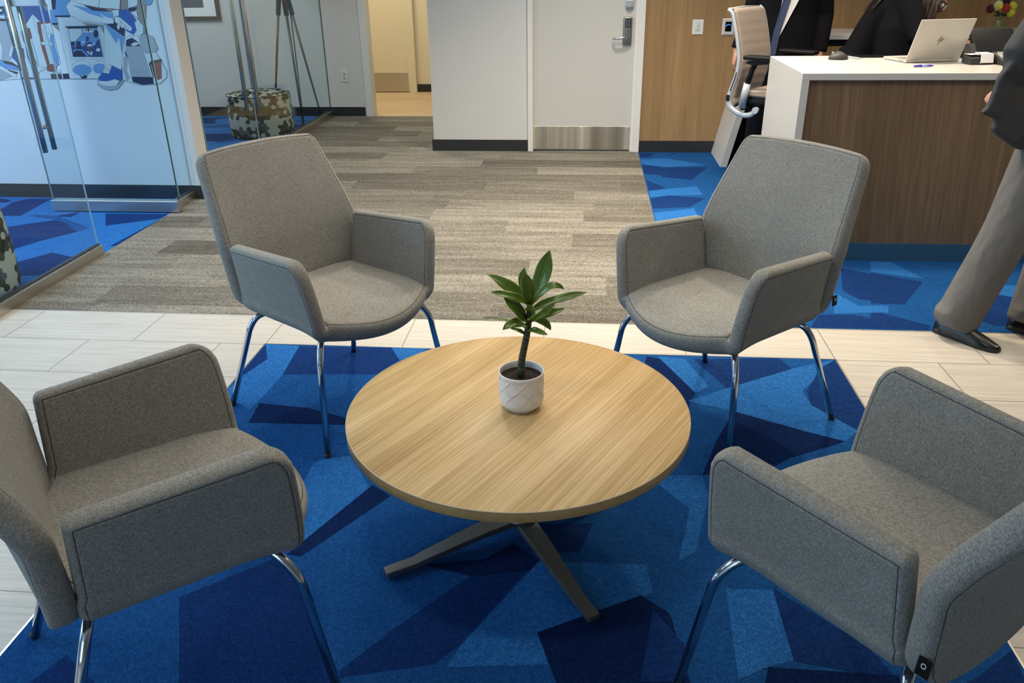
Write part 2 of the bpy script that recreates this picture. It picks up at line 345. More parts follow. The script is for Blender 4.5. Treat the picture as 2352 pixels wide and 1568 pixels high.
# ------------------------------------------------------------------ measured outlines (metres)
LEAVES= [([[-0.124,1.9,0.7388],[-0.1083,1.91,0.7733],[-0.0969,1.915,0.8125],[-0.0837,1.91,0.8601]],0.0458),([[-0.1433,1.9,0.7383],[-0.1536,1.92,0.7653],[-0.1576,1.935,0.7818],[-0.1481,1.93,0.8051]],0.026),([[-0.1334,1.885,0.7287],[-0.1351,1.87,0.7663],[-0.1404,1.865,0.7961],[-0.1442,1.87,0.8126]],0.0321),([[-0.1434,1.9,0.7223],[-0.1695,1.895,0.7557],[-0.1993,1.9,0.7815],[-0.2418,1.91,0.792]],0.0336),([[-0.1456,1.89,0.7327],[-0.1645,1.87,0.7531],[-0.1923,1.855,0.7632],[-0.2272,1.85,0.7685]],0.0244),([[-0.1392,1.88,0.6807],[-0.1556,1.865,0.7141],[-0.1722,1.855,0.7401],[-0.1954,1.855,0.7515]],0.0397),([[-0.1248,1.89,0.7428],[-0.1007,1.88,0.7663],[-0.0703,1.88,0.795],[-0.0475,1.89,0.7642]],0.0229),([[-0.1216,1.91,0.7073],[-0.0907,1.92,0.725],[-0.0401,1.925,0.7338],[0.0112,1.92,0.745]],0.0244),([[-0.1219,1.89,0.6816],[-0.1034,1.88,0.6994],[-0.0855,1.875,0.7149],[-0.0659,1.88,0.7349]],0.0214),([[-0.1165,1.9,0.684],[-0.09,1.91,0.6901],[-0.0664,1.92,0.6914],[-0.0454,1.92,0.7001]],0.0214),([[-0.131,1.87,0.6837],[-0.1299,1.855,0.7095],[-0.1299,1.855,0.7222],[-0.1331,1.86,0.7327]],0.029),([[-0.1392,1.88,0.6725],[-0.1609,1.855,0.6927],[-0.1773,1.84,0.6956],[-0.1983,1.835,0.6726]],0.029),([[-0.1445,1.91,0.6558],[-0.191,1.92,0.6667],[-0.2258,1.93,0.6655],[-0.262,1.93,0.6632]],0.0067),([[-0.1195,1.9,0.6839],[-0.102,1.91,0.6734],[-0.0871,1.915,0.6584],[-0.0806,1.91,0.6408]],0.0198),([[-0.1393,1.88,0.6611],[-0.1203,1.865,0.6651],[-0.1049,1.855,0.6619],[-0.0863,1.85,0.6556]],0.0168),([[-0.1469,1.9,0.6452],[-0.1582,1.89,0.6494],[-0.1698,1.885,0.653],[-0.1834,1.885,0.6553]],0.0107)]
STEM= [[-0.1585,1.9,0.5273],[-0.1567,1.9,0.5551],[-0.1487,1.9,0.5965],[-0.1408,1.9,0.6371],[-0.1361,1.9,0.6769],[-0.1345,1.9,0.716]]
BAR= [[-0.302,1.218],[-0.272,1.198],[-0.246,1.125],[-0.217,1.026],[-0.194,0.926],[-0.198,0.833],[-0.226,0.742],[-0.246,0.671],[-0.237,0.624],[-0.181,0.586],[-0.108,0.572],[-0.062,0.587],[-0.039,0.614]]
RUG= [(2,[(-1.383,3.088),(-1.321,2.945),(-1.366,2.786),(-1.381,2.722)]),(0,[(-1.383,3.088),(-1.227,3.077),(-1.207,2.81),(-1.218,2.642),(-1.233,2.521),(-1.383,2.64),(-1.366,2.786),(-1.321,2.945)]),(2,[(-1.227,3.077),(-0.819,3.084),(-0.759,2.97),(-0.826,2.835),(-1.207,2.81)]),(0,[(-0.819,3.084),(-0.664,3.088),(-0.705,3.005),(-0.759,2.97)]),(3,[(-1.214,2.573),(-1.021,2.552),(-0.839,2.483),(-0.835,2.439),(-1.201,2.43)]),(0,[(-0.88,2.195),(-0.83,2.232),(-0.771,2.243),(-0.644,2.047),(-0.686,1.986),(-0.787,1.777),(-0.869,1.939),(-0.88,2.055)]),(3,[(-0.653,2.083),(-0.582,2.028),(-0.771,1.73),(-0.813,1.737)]),(2,[(-1.04,1.55),(-0.949,1.626),(-0.835,1.725),(-0.692,1.585),(-0.55,1.309),(-0.492,1.233),(-0.874,1.203)]),(2,[(-0.278,1.696),(-0.105,1.842),(-0.05,1.8),(-0.134,1.717),(-0.277,1.44),(-0.331,1.378),(-0.542,1.323),(-0.548,1.342),(-0.456,1.474)]),(3,[(-0.253,1.757),(-0.181,1.831),(-0.1,1.763),(-0.105,1.725),(-0.277,1.685),(-0.423,1.723)]),(0,[(-0.1,1.763),(0.084,1.766),(0.194,1.769),(0.205,1.66),(-0.085,1.498),(-0.06,1.399),(-0.298,1.373),(-0.271,1.445)]),(3,[(-0.091,1.498),(0.173,1.648),(0.243,1.587),(0.273,1.348),(-0.029,1.325)]),(2,[(-0.11,1.927),(0.048,1.939),(0.01,1.805),(-0.05,1.8)]),(3,[(0.275,3.072),(0.352,3.036),(0.443,2.768),(0.421,2.716),(0.382,2.571),(0.33,2.777),(0.237,2.859)]),(0,[(0.319,3.074),(0.432,3.051),(0.498,2.823),(0.442,2.759)]),(2,[(0.467,3.054),(0.82,3.086),(0.852,2.991),(0.566,2.81)]),(0,[(0.407,2.699),(0.57,2.81),(0.852,2.991),(1.047,3.088),(0.85,2.803),(0.857,2.696),(0.976,2.523),(0.912,2.449),(0.796,2.504),(0.566,2.63),(0.433,2.681)]),(2,[(0.867,2.804),(0.963,2.998),(1.044,3.084),(1.046,2.662),(0.976,2.523),(0.857,2.696)]),(3,[(0.566,2.63),(0.796,2.504),(0.912,2.449),(0.7,2.329),(0.634,2.275),(0.399,2.21),(0.477,2.433)]),(1,[(0.399,2.21),(0.634,2.275),(0.508,2.17),(0.357,2.137)]),(0,[(0.283,2.201),(0.399,2.21),(0.405,2.095),(0.335,1.831),(0.284,1.791),(0.339,2.026),(0.252,2.152)]),(0,[(0.397,1.69),(0.519,1.692),(0.521,1.455),(0.457,1.431),(0.382,1.388)]),(2,[(0.52,1.7),(0.706,1.515),(0.747,1.416),(0.521,1.455)]),(2,[(0.201,1.598),(0.27,1.482),(0.234,1.372),(0.156,1.365)]),(3,[(0.457,1.431),(0.752,1.429),(0.743,1.334),(0.415,1.308)]),(2,[(1.047,1.529),(1.022,1.356),(0.743,1.334),(0.917,1.429)]),(2,[(-1.257,1.261),(-1.222,1.338),(-1.112,1.267),(-1.127,1.184),(-1.279,1.172)])]
CARR= [(2,[(0.452,7.059),(0.599,7.046),(0.523,6.887),(0.452,6.867)]),(2,[(0.607,6.889),(0.789,7.051),(0.751,7.05),(0.587,6.872)]),(2,[(0.452,6.598),(0.633,6.526),(0.967,6.537),(0.798,6.118),(0.589,6.194),(0.569,6.264),(0.452,6.295)]),(2,[(0.457,6.106),(0.587,5.86),(0.453,5.779)]),(2,[(0.452,5.581),(0.594,5.663),(0.832,5.597),(0.701,5.367),(0.452,5.318)]),(0,[(0.454,5.223),(0.727,5.341),(0.732,5.134),(0.567,5.028),(0.452,5.023)]),(0,[(0.452,6.8),(0.677,6.849),(0.959,6.615),(0.633,6.526),(0.452,6.637)]),(0,[(0.452,5.779),(0.81,5.933),(0.828,5.685),(0.594,5.663),(0.458,5.61)]),(0,[(1.562,4.32),(1.667,4.325),(1.754,4.071),(1.515,4.164)]),(1,[(1.667,4.325),(2.028,4.344),(1.794,3.876),(1.754,4.071)]),(2,[(1.511,4.15),(1.732,4.024),(1.535,3.713),(1.381,3.719)]),(1,[(1.732,4.024),(1.794,3.9),(1.715,3.779),(1.605,3.557),(1.535,3.713)]),(2,[(1.354,3.63),(1.568,3.465),(1.54,3.42),(1.284,3.42)]),(0,[(2.035,4.011),(2.21,3.996),(2.121,3.803),(1.983,3.887)]),(2,[(1.793,3.548),(1.983,3.887),(2.093,3.835),(1.979,3.6),(1.91,3.495),(1.85,3.482)]),(2,[(1.373,4.21),(1.579,4.087),(1.466,3.734),(1.338,3.769),(1.295,3.883)]),(0,[(1.244,3.851),(1.313,3.683),(1.453,3.691),(1.426,3.609),(1.173,3.581)]),(2,[(1.098,3.564),(1.261,3.573),(1.389,3.491),(1.365,3.42),(1.03,3.42)])]
CARL= [(2,[(-4.074,5.297),(-4.01,5.381),(-3.838,5.389),(-3.826,5.228),(-3.79,4.958),(-3.934,4.951),(-4.035,5.095)]),(2,[(-3.739,4.698),(-3.489,4.881),(-3.376,4.809),(-3.19,4.634),(-3.307,4.456),(-3.391,4.244)]),(2,[(-3.228,4.03),(-3.105,4.237),(-2.929,4.16),(-2.914,4.087),(-2.908,3.862),(-3.07,3.853)]),(2,[(-3.561,4.954),(-3.444,5.061),(-3.427,5.047),(-3.426,4.946)]),(2,[(-3.236,5.041),(-2.79,5.047),(-2.805,4.932),(-3.081,4.769)]),(2,[(-2.826,4.37),(-2.79,4.961),(-2.79,5.033),(-2.79,4.435),(-2.79,4.372)]),(2,[(-4.241,5.388),(-4.116,5.337),(-4.109,5.279),(-4.163,5.277)]),(0,[(-3.224,4.71),(-3.258,4.982),(-3.139,4.82),(-2.948,4.473),(-3.081,4.539)]),(1,[(-3.739,4.96),(-3.698,4.991),(-3.536,4.969),(-3.152,4.713),(-3.186,4.634),(-3.376,4.809),(-3.489,4.881)])]
MURAL= [('lb',1,[(-3.979,1.3),(-3.828,1.298),(-3.823,1.23),(-4.001,1.231)]),('w',0,[(-3.979,1.3),(-3.832,1.298),(-3.832,1.29),(-3.982,1.291)]),('nv',1,[(-3.868,1.261),(-3.873,1.252),(-3.88,1.244),(-3.888,1.239),(-3.897,1.237),(-3.905,1.239),(-3.91,1.244),(-3.912,1.252),(-3.911,1.262),(-3.906,1.271),(-3.899,1.279),(-3.891,1.284),(-3.882,1.286),(-3.875,1.284),(-3.869,1.278),(-3.867,1.271)]),('w',1,[(-3.881,1.261),(-3.882,1.257),(-3.885,1.254),(-3.889,1.252),(-3.893,1.251),(-3.896,1.252),(-3.898,1.254),(-3.899,1.257),(-3.899,1.261),(-3.897,1.266),(-3.894,1.269),(-3.89,1.271),(-3.886,1.272),(-3.883,1.271),(-3.881,1.269),(-3.88,1.265)]),('gy',1,[(-3.874,1.288),(-3.837,1.287),(-3.841,1.263),(-3.874,1.263)]),('w',1,[(-4.001,1.231),(-3.824,1.23),(-3.825,1.213),(-4.006,1.215)]),('db',0,[(-4.007,1.212),(-3.827,1.209),(-3.829,1.192),(-4.01,1.2)]),('gy',1,[(-4.012,1.193),(-3.827,1.191),(-3.832,1.129),(-3.848,1.057),(-3.905,0.951),(-3.955,0.942),(-4.087,0.951)]),('w',1,[(-4.049,1.076),(-3.949,1.057),(-3.955,1.011),(-3.978,0.951),(-4.087,0.951)]),('gy',1,[(-4.102,0.905),(-4.002,0.89),(-3.932,0.843),(-4.023,0.818),(-4.133,0.805)]),('w',1,[(-4.095,0.928),(-3.995,0.911),(-3.895,0.852),(-3.909,0.833),(-4.002,0.888),(-4.098,0.919)]),('lb',1,[(-3.983,0.951),(-3.96,0.942),(-3.907,0.927),(-3.872,0.904),(-3.879,0.881),(-3.969,0.893),(-4.016,0.928)]),('db',0,[(-3.974,0.946),(-3.914,0.938),(-3.869,0.913),(-3.874,0.897),(-3.901,0.913),(-3.964,0.928)]),('db',0,[(-3.96,0.89),(-3.882,0.871),(-3.894,0.856),(-3.943,0.876)]),('mb',1,[(-3.759,1.285),(-3.668,1.31),(-3.587,1.314),(-3.564,1.252),(-3.563,1.19),(-3.635,1.188),(-3.675,1.239),(-3.751,1.164),(-3.775,1.159),(-3.782,1.223)]),('lb',0,[(-3.768,1.289),(-3.744,1.293),(-3.773,1.245)]),('w',1,[(-3.674,1.237),(-3.634,1.191),(-3.655,1.186),(-3.667,1.119),(-3.684,1.146)]),('tn',0,[(-3.586,1.309),(-3.557,1.296),(-3.564,1.252),(-3.58,1.265)]),('db',1,[(-3.859,1.16),(-3.833,1.17),(-3.822,1.147),(-3.823,1.125),(-3.854,1.143)]),('db',1,[(-3.874,1.118),(-3.851,1.136),(-3.83,1.12),(-3.824,1.029),(-3.872,1.038)]),('w',1,[(-3.873,1.059),(-3.864,1.034),(-3.906,0.965),(-3.92,0.979)]),('mb',1,[(-3.873,1.025),(-3.801,1.024),(-3.808,0.964),(-3.835,0.89),(-3.867,0.883),(-3.897,0.969)]),('w',0,[(-3.872,1.036),(-3.815,1.031),(-3.814,1.023),(-3.872,1.027)]),('w',1,[(-3.906,0.967),(-3.885,0.951),(-3.867,0.923),(-3.875,0.912),(-3.897,0.927),(-3.915,0.951)]),('db',0,[(-3.865,0.927),(-3.819,0.937),(-3.831,0.883),(-3.87,0.883)]),('w',1,[(-3.868,0.881),(-3.832,0.88),(-3.84,0.834),(-3.874,0.836)]),('nv',0,[(-3.874,0.836),(-3.772,0.834),(-3.775,0.826),(-3.875,0.826)]),('rd',1,[(-3.785,1.133),(-3.721,1.153),(-3.72,1.092),(-3.78,1.045),(-3.787,1.074)]),('w',1,[(-3.78,1.045),(-3.726,1.07),(-3.718,0.973),(-3.723,0.918),(-3.744,0.918)]),('mb',1,[(-3.782,1.038),(-3.743,0.994),(-3.731,0.925),(-3.774,0.903),(-3.787,0.964)]),('w',1,[(-3.769,0.901),(-3.733,0.918),(-3.715,0.908),(-3.665,0.901),(-3.69,0.887),(-3.749,0.861),(-3.762,0.871)]),('nv',0,[(-3.76,0.861),(-3.737,0.865),(-3.735,0.854),(-3.759,0.845)]),('w',1,[(-3.638,1.175),(-3.563,1.182),(-3.562,0.922),(-3.639,0.922),(-3.644,1.074)]),('rd',1,[(-3.658,1.185),(-3.564,1.194),(-3.564,1.182),(-3.636,1.175),(-3.643,1.092),(-3.643,0.922),(-3.661,0.917),(-3.669,1.037),(-3.662,1.128)]),('lb',1,[(-3.6,1.046),(-3.572,1.028),(-3.566,0.963),(-3.577,0.913),(-3.595,0.912),(-3.604,0.973)]),('w',1,[(-3.608,1.11),(-3.573,1.118),(-3.593,1.073),(-3.617,1.042),(-3.666,1.046),(-3.661,1.065),(-3.628,1.067)]),('lb',1,[(-3.581,1.116),(-3.566,1.109),(-3.572,1.032),(-3.581,1.032),(-3.598,1.073)]),('w',1,[(-3.583,1.134),(-3.587,1.125),(-3.594,1.118),(-3.603,1.113),(-3.612,1.111),(-3.62,1.113),(-3.626,1.118),(-3.628,1.126),(-3.628,1.135),(-3.624,1.143),(-3.617,1.151),(-3.608,1.156),(-3.599,1.158),(-3.591,1.156),(-3.585,1.151),(-3.582,1.143)]),('rd',1,[(-3.66,0.92),(-3.609,0.92),(-3.594,0.908),(-3.604,0.878),(-3.642,0.873),(-3.671,0.88)]),('w',1,[(-3.633,0.868),(-3.572,0.885),(-3.57,0.87),(-3.623,0.865)]),('db',0,[(-3.651,0.859),(-3.573,0.86),(-3.576,0.828),(-3.654,0.828)]),('nv',0,[(-3.564,0.86),(-3.518,0.861),(-3.521,0.829),(-3.568,0.828)]),('w',1,[(-3.523,1.217),(-3.179,1.215),(-3.272,0.825),(-3.521,0.826),(-3.513,1.125),(-3.513,1.181)]),('tn',0,[(-3.554,1.168),(-3.511,1.167),(-3.513,1.125)]),('nv',0,[(-3.518,1.348),(-3.481,1.347),(-3.51,1.265),(-3.529,1.265)]),('lb',1,[(-3.547,1.261),(-3.51,1.263),(-3.51,1.181),(-3.556,1.181)]),('nv',0,[(-3.556,1.181),(-3.51,1.181),(-3.512,1.17),(-3.554,1.17)]),('lb',1,[(-3.478,1.347),(-3.364,1.346),(-3.427,1.286),(-3.418,1.227),(-3.521,1.227)]),('nv',0,[(-3.523,1.227),(-3.418,1.227),(-3.419,1.216),(-3.523,1.218)]),('tn',0,[(-3.342,1.182),(-3.19,1.167),(-3.205,1.103),(-3.226,1.161),(-3.312,1.162)]),('w',1,[(-3.469,1.16),(-3.228,1.163),(-3.245,0.953),(-3.474,0.954)]),('nv',0,[(-3.468,1.159),(-3.231,1.162),(-3.244,1.149),(-3.452,1.146)]),('lb',1,[(-3.452,1.146),(-3.245,1.148),(-3.249,0.967),(-3.461,0.968)]),('w',1,[(-3.449,1.145),(-3.356,1.146),(-3.359,1.113),(-3.427,1.063),(-3.454,1.068)]),('w',1,[(-3.346,1.144),(-3.273,1.146),(-3.281,1.121),(-3.352,1.119)]),('nv',0,[(-3.318,1.146),(-3.3,1.146),(-3.308,1.126),(-3.317,1.128)]),('nv',0,[(-3.339,1.133),(-3.322,1.142),(-3.325,1.128)]),('nv',0,[(-3.299,1.141),(-3.282,1.138),(-3.294,1.132)]),('nb',0,[(-3.457,1.036),(-3.395,1.031),(-3.351,1.045),(-3.31,1.027),(-3.263,1.072),(-3.245,1.081),(-3.249,0.967),(-3.461,0.968)]),('nv',0,[(-3.247,1.112),(-3.251,1.103),(-3.256,1.095),(-3.263,1.089),(-3.27,1.087),(-3.275,1.089),(-3.279,1.095),(-3.281,1.103),(-3.28,1.112),(-3.276,1.122),(-3.271,1.13),(-3.264,1.135),(-3.257,1.137),(-3.252,1.135),(-3.248,1.129),(-3.246,1.121)]),('nb',0,[(-3.318,1.081),(-3.321,1.074),(-3.325,1.069),(-3.33,1.065),(-3.334,1.064),(-3.339,1.065),(-3.342,1.069),(-3.343,1.074),(-3.342,1.081),(-3.34,1.088),(-3.336,1.093),(-3.331,1.097),(-3.326,1.098),(-3.322,1.097),(-3.319,1.093),(-3.317,1.087)]),('nb',0,[(-3.35,1.058),(-3.306,1.063),(-3.306,1.031),(-3.354,1.031)]),('nv',0,[(-3.416,1.059),(-3.403,1.069),(-3.386,1.065),(-3.386,1.018),(-3.424,1.018)]),('nv',0,[(-3.455,1.059),(-3.426,1.068),(-3.428,1.041),(-3.455,1.036)]),('lb',0,[(-3.452,1.009),(-3.434,1.017),(-3.384,1.015),(-3.344,0.97),(-3.36,0.97),(-3.391,1.009),(-3.431,1.009),(-3.45,0.995)]),('nv',0,[(-3.45,0.995),(-3.431,1.009),(-3.393,1.008),(-3.375,0.968),(-3.46,0.968)]),('w',0,[(-3.338,1.047),(-3.309,1.049),(-3.309,1.035),(-3.345,1.033)]),('rd',0,[(-3.355,1.029),(-3.309,1.027),(-3.335,1.017)]),('w',0,[(-3.257,1.012),(-3.259,1.008),(-3.263,1.004),(-3.269,1.002),(-3.275,1.001),(-3.28,1.002),(-3.285,1.004),(-3.287,1.008),(-3.287,1.012),(-3.285,1.016),(-3.281,1.02),(-3.275,1.022),(-3.269,1.023),(-3.264,1.022),(-3.259,1.019),(-3.257,1.016)]),('w',0,[(-3.373,1.068),(-3.358,1.068),(-3.361,1.056),(-3.373,1.056)]),('w',0,[(-3.285,1.049),(-3.286,1.046),(-3.288,1.043),(-3.291,1.041),(-3.293,1.04),(-3.295,1.041),(-3.297,1.043),(-3.298,1.046),(-3.297,1.049),(-3.296,1.053),(-3.294,1.056),(-3.291,1.057),(-3.289,1.058),(-3.287,1.057),(-3.285,1.055),(-3.285,1.053)]),('w',0,[(-3.359,1.004),(-3.312,0.999),(-3.327,0.976),(-3.349,0.99)]),('nv',0,[(-3.347,0.999),(-3.323,0.996),(-3.335,0.988)]),('w',1,[(-3.353,0.9),(-3.353,0.889),(-3.366,0.88),(-3.373,0.869),(-3.39,0.864),(-3.404,0.856),(-3.42,0.857),(-3.437,0.853),(-3.45,0.859),(-3.466,0.861),(-3.472,0.871),(-3.484,0.878),(-3.482,0.89),(-3.486,0.901),(-3.476,0.911),(-3.473,0.923),(-3.457,0.929),(-3.446,0.94),(-3.429,0.941),(-3.413,0.948),(-3.398,0.944),(-3.381,0.945),(-3.372,0.936),(-3.357,0.932),(-3.356,0.921),(-3.347,0.912)]),('lb',0,[(-3.353,0.884),(-3.351,0.874),(-3.366,0.867),(-3.374,0.857),(-3.393,0.854),(-3.408,0.847),(-3.426,0.85),(-3.445,0.847),(-3.457,0.854),(-3.474,0.857),(-3.477,0.867),(-3.488,0.874),(-3.481,0.884),(-3.483,0.894),(-3.468,0.901),(-3.46,0.911),(-3.441,0.914),(-3.426,0.921),(-3.408,0.918),(-3.389,0.921),(-3.378,0.914),(-3.36,0.911),(-3.358,0.901),(-3.346,0.894)]),('nv',0,[(-3.446,0.849),(-3.428,0.842),(-3.41,0.849),(-3.387,0.849),(-3.403,0.829),(-3.434,0.829)]),('w',1,[(-3.243,0.902),(-3.243,0.89),(-3.255,0.881),(-3.263,0.869),(-3.277,0.866),(-3.29,0.859),(-3.303,0.863),(-3.317,0.862),(-3.323,0.872),(-3.333,0.879),(-3.332,0.891),(-3.335,0.903),(-3.326,0.914),(-3.322,0.926),(-3.308,0.933),(-3.297,0.942),(-3.283,0.942),(-3.269,0.946),(-3.26,0.938),(-3.247,0.935),(-3.245,0.924),(-3.238,0.915)]),('lb',0,[(-3.246,0.893),(-3.245,0.882),(-3.259,0.874),(-3.268,0.864),(-3.284,0.863),(-3.299,0.858),(-3.312,0.863),(-3.327,0.864),(-3.332,0.875),(-3.341,0.882),(-3.336,0.893),(-3.336,0.904),(-3.322,0.912),(-3.313,0.922),(-3.297,0.923),(-3.282,0.928),(-3.269,0.923),(-3.254,0.922),(-3.25,0.912),(-3.24,0.904)]),('ln',0,[(-4.128,0.822),(-4.023,0.818),(-3.916,0.826),(-3.32,0.828),(-3.321,0.825),(-3.917,0.824),(-4.024,0.816),(-4.128,0.82)]),('w',1,[(-3.009,1.344),(-2.921,1.343),(-2.937,1.284),(-3.008,1.266)]),('nv',0,[(-3.008,1.266),(-2.939,1.276),(-2.963,1.25),(-3.0,1.247)]),('tn',1,[(-2.952,1.247),(-2.912,1.343),(-2.865,1.342),(-2.923,1.1),(-2.948,1.182)]),('lb',1,[(-2.868,1.342),(-2.814,1.342),(-2.839,1.294),(-2.866,1.281),(-2.879,1.289)]),('w',1,[(-3.192,1.173),(-3.061,1.139),(-3.07,1.09),(-3.139,0.882),(-3.255,0.908)]),('lb',0,[(-3.192,1.17),(-3.143,1.156),(-3.074,1.09),(-3.113,0.976),(-3.11,1.09),(-3.135,1.049)]),('nv',0,[(-3.182,1.174),(-3.117,1.189),(-3.055,1.139),(-3.072,1.093),(-3.124,1.134)]),('w',1,[(-3.428,1.283),(-3.4,1.31),(-3.349,1.316),(-3.262,1.298),(-3.108,1.254),(-3.124,1.175),(-3.17,1.173),(-3.351,1.191),(-3.415,1.229)]),('lb',0,[(-3.383,1.291),(-3.27,1.269),(-3.112,1.238),(-3.12,1.202),(-3.169,1.216),(-3.21,1.238),(-3.181,1.208),(-3.278,1.236)]),('nv',0,[(-3.308,1.288),(-3.225,1.276),(-3.115,1.251),(-3.122,1.246),(-3.248,1.255)]),('w',1,[(-3.341,1.347),(-3.039,1.344),(-3.064,1.261),(-3.207,1.273),(-3.344,1.301)]),('rd',0,[(-3.346,1.3),(-3.21,1.273),(-3.064,1.261),(-3.037,1.339),(-3.052,1.253),(-3.209,1.267)]),('ln',0,[(-3.178,1.345),(-3.174,1.345),(-3.205,1.273),(-3.208,1.273)]),('tn',1,[(-3.031,1.344),(-2.991,1.343),(-3.004,1.272),(-3.045,1.25),(-3.055,1.259)]),('w',1,[(-3.01,1.259),(-2.965,1.215),(-2.925,1.16),(-2.933,1.117),(-2.969,1.088),(-3.009,1.102),(-3.082,1.21),(-3.077,1.259)]),('bl',0,[(-3.074,1.258),(-3.01,1.259),(-2.976,1.22),(-2.962,1.189),(-2.979,1.182),(-2.976,1.131),(-3.002,1.105),(-3.046,1.128),(-3.079,1.21)]),('w',1,[(-3.107,1.22),(-3.07,1.21),(-3.004,1.149),(-3.014,1.128),(-3.033,1.131),(-3.113,1.183)]),('ln',0,[(-3.078,1.202),(-3.075,1.202),(-3.076,1.177),(-3.079,1.177)]),('ln',0,[(-3.068,1.192),(-3.065,1.192),(-3.068,1.168),(-3.071,1.168)]),('ln',0,[(-3.058,1.182),(-3.055,1.182),(-3.06,1.16),(-3.063,1.16)]),('ln',0,[(-3.048,1.173),(-3.045,1.173),(-3.052,1.152),(-3.055,1.152)]),('ln',0,[(-3.038,1.163),(-3.035,1.163),(-3.044,1.144),(-3.047,1.144)]),('ln',0,[(-3.028,1.153),(-3.025,1.153),(-3.037,1.135),(-3.039,1.135)]),('w',1,[(-3.108,1.259),(-3.071,1.258),(-3.079,1.221),(-3.107,1.22),(-3.123,1.189)]),('w',1,[(-3.086,1.156),(-3.089,1.148),(-3.093,1.142),(-3.097,1.138),(-3.101,1.136),(-3.104,1.138),(-3.106,1.142),(-3.107,1.149),(-3.106,1.156),(-3.104,1.164),(-3.1,1.17),(-3.096,1.174),(-3.092,1.176),(-3.088,1.174),(-3.086,1.17),(-3.085,1.163)]),('w',1,[(-3.058,1.164),(-3.061,1.157),(-3.064,1.152),(-3.069,1.148),(-3.073,1.147),(-3.077,1.148),(-3.08,1.152),(-3.081,1.157),(-3.08,1.164),(-3.078,1.171),(-3.074,1.176),(-3.07,1.18),(-3.065,1.181),(-3.061,1.18),(-3.059,1.176),(-3.058,1.171)]),('gy',1,[(-3.325,0.817),(-3.265,0.776),(-3.179,0.79),(-3.135,0.831),(-3.144,0.805),(-3.192,0.761),(-3.252,0.75),(-3.3,0.761),(-3.326,0.785)]),('w',1,[(-3.318,0.831),(-3.288,0.811),(-3.196,0.825),(-3.165,0.811),(-3.201,0.78),(-3.265,0.776),(-3.324,0.793)]),('bl',1,[(-3.315,0.832),(-3.251,0.888),(-3.245,0.914),(-3.201,0.914),(-3.136,0.882),(-3.137,0.837),(-3.165,0.811),(-3.196,0.825),(-3.257,0.811),(-3.313,0.814)]),('w',1,[(-3.244,0.917),(-3.198,0.912),(-3.233,0.857),(-3.275,0.866)]),('ln',0,[(-3.25,0.903),(-3.211,0.897),(-3.211,0.895),(-3.251,0.901)]),('ln',0,[(-3.255,0.894),(-3.216,0.888),(-3.217,0.886),(-3.256,0.892)]),('ln',0,[(-3.26,0.884),(-3.222,0.879),(-3.222,0.877),(-3.26,0.883)]),('ln',0,[(-3.265,0.875),(-3.227,0.869),(-3.227,0.868),(-3.265,0.874)]),('ln',0,[(-3.269,0.866),(-3.232,0.86),(-3.233,0.859),(-3.27,0.864)]),('w',1,[(-3.068,1.084),(-3.039,1.101),(-2.967,1.095),(-2.914,1.111),(-2.881,1.094),(-2.854,1.022),(-2.875,0.995),(-2.859,0.966),(-2.822,0.876),(-2.829,0.836),(-2.882,0.796),(-2.934,0.79),(-3.022,0.787),(-3.082,0.802),(-3.141,0.819),(-3.124,0.934)]),('gy',1,[(-3.074,1.029),(-2.962,1.034),(-2.936,0.836),(-3.077,0.839)]),('nv',0,[(-3.077,0.839),(-2.927,0.836),(-2.928,0.793),(-3.01,0.787),(-3.075,0.805)]),('gy',1,[(-2.969,1.088),(-2.915,1.11),(-2.87,1.089),(-2.854,1.017),(-2.881,0.995),(-2.941,0.988),(-2.971,1.023)]),('nv',0,[(-3.073,1.033),(-3.061,1.073),(-3.018,1.087),(-2.984,1.062),(-2.973,1.035)]),('w',0,[(-3.037,1.045),(-3.006,1.059),(-2.982,1.056),(-2.984,1.045),(-3.017,1.034)]),('rd',1,[(-2.923,0.926),(-2.847,0.937),(-2.864,0.83),(-2.89,0.819),(-2.913,0.828)]),('db',0,[(-2.937,0.922),(-2.921,0.939),(-2.843,0.954),(-2.844,0.937),(-2.925,0.92),(-2.919,0.83),(-2.925,0.83)]),('gy',1,[(-3.101,0.967),(-3.076,0.962),(-3.103,0.877),(-3.091,0.831),(-3.117,0.813),(-3.123,0.877)]),('nv',0,[(-3.081,1.012),(-3.076,0.967),(-3.085,0.967),(-3.089,0.99)])]

# ------------------------------------------------------------------ the setting
def struct(name, bm, mats, parent=None, **k):
    o = obj(name, bm, mats, parent, **k)
    if parent is None: o['kind'] = 'structure'
    return o
def quadz(bm, x0, x1, y0, y1, z, mi=0):
    f = bm.faces.new([bm.verts.new(p) for p in ((x0, y0, z), (x1, y0, z), (x1, y1, z), (x0, y1, z))]); f.material_index = mi
def patch(bm, polys, z0, dz=.00004):
    for i, (mi, pts) in enumerate(polys):
        q = []
        for p in pts:
            if not q or math.dist(p, q[-1]) > .002: q.append(p)
        if len(q) < 3: continue
        a = sum(q[k][0] * q[(k + 1) % len(q)][1] - q[(k + 1) % len(q)][0] * q[k][1] for k in range(len(q)))
        if a < 0: q = q[::-1]
        f = bm.faces.new([bm.verts.new((p[0], p[1], z0 + dz * (i + 1))) for p in q]); f.material_index = mi

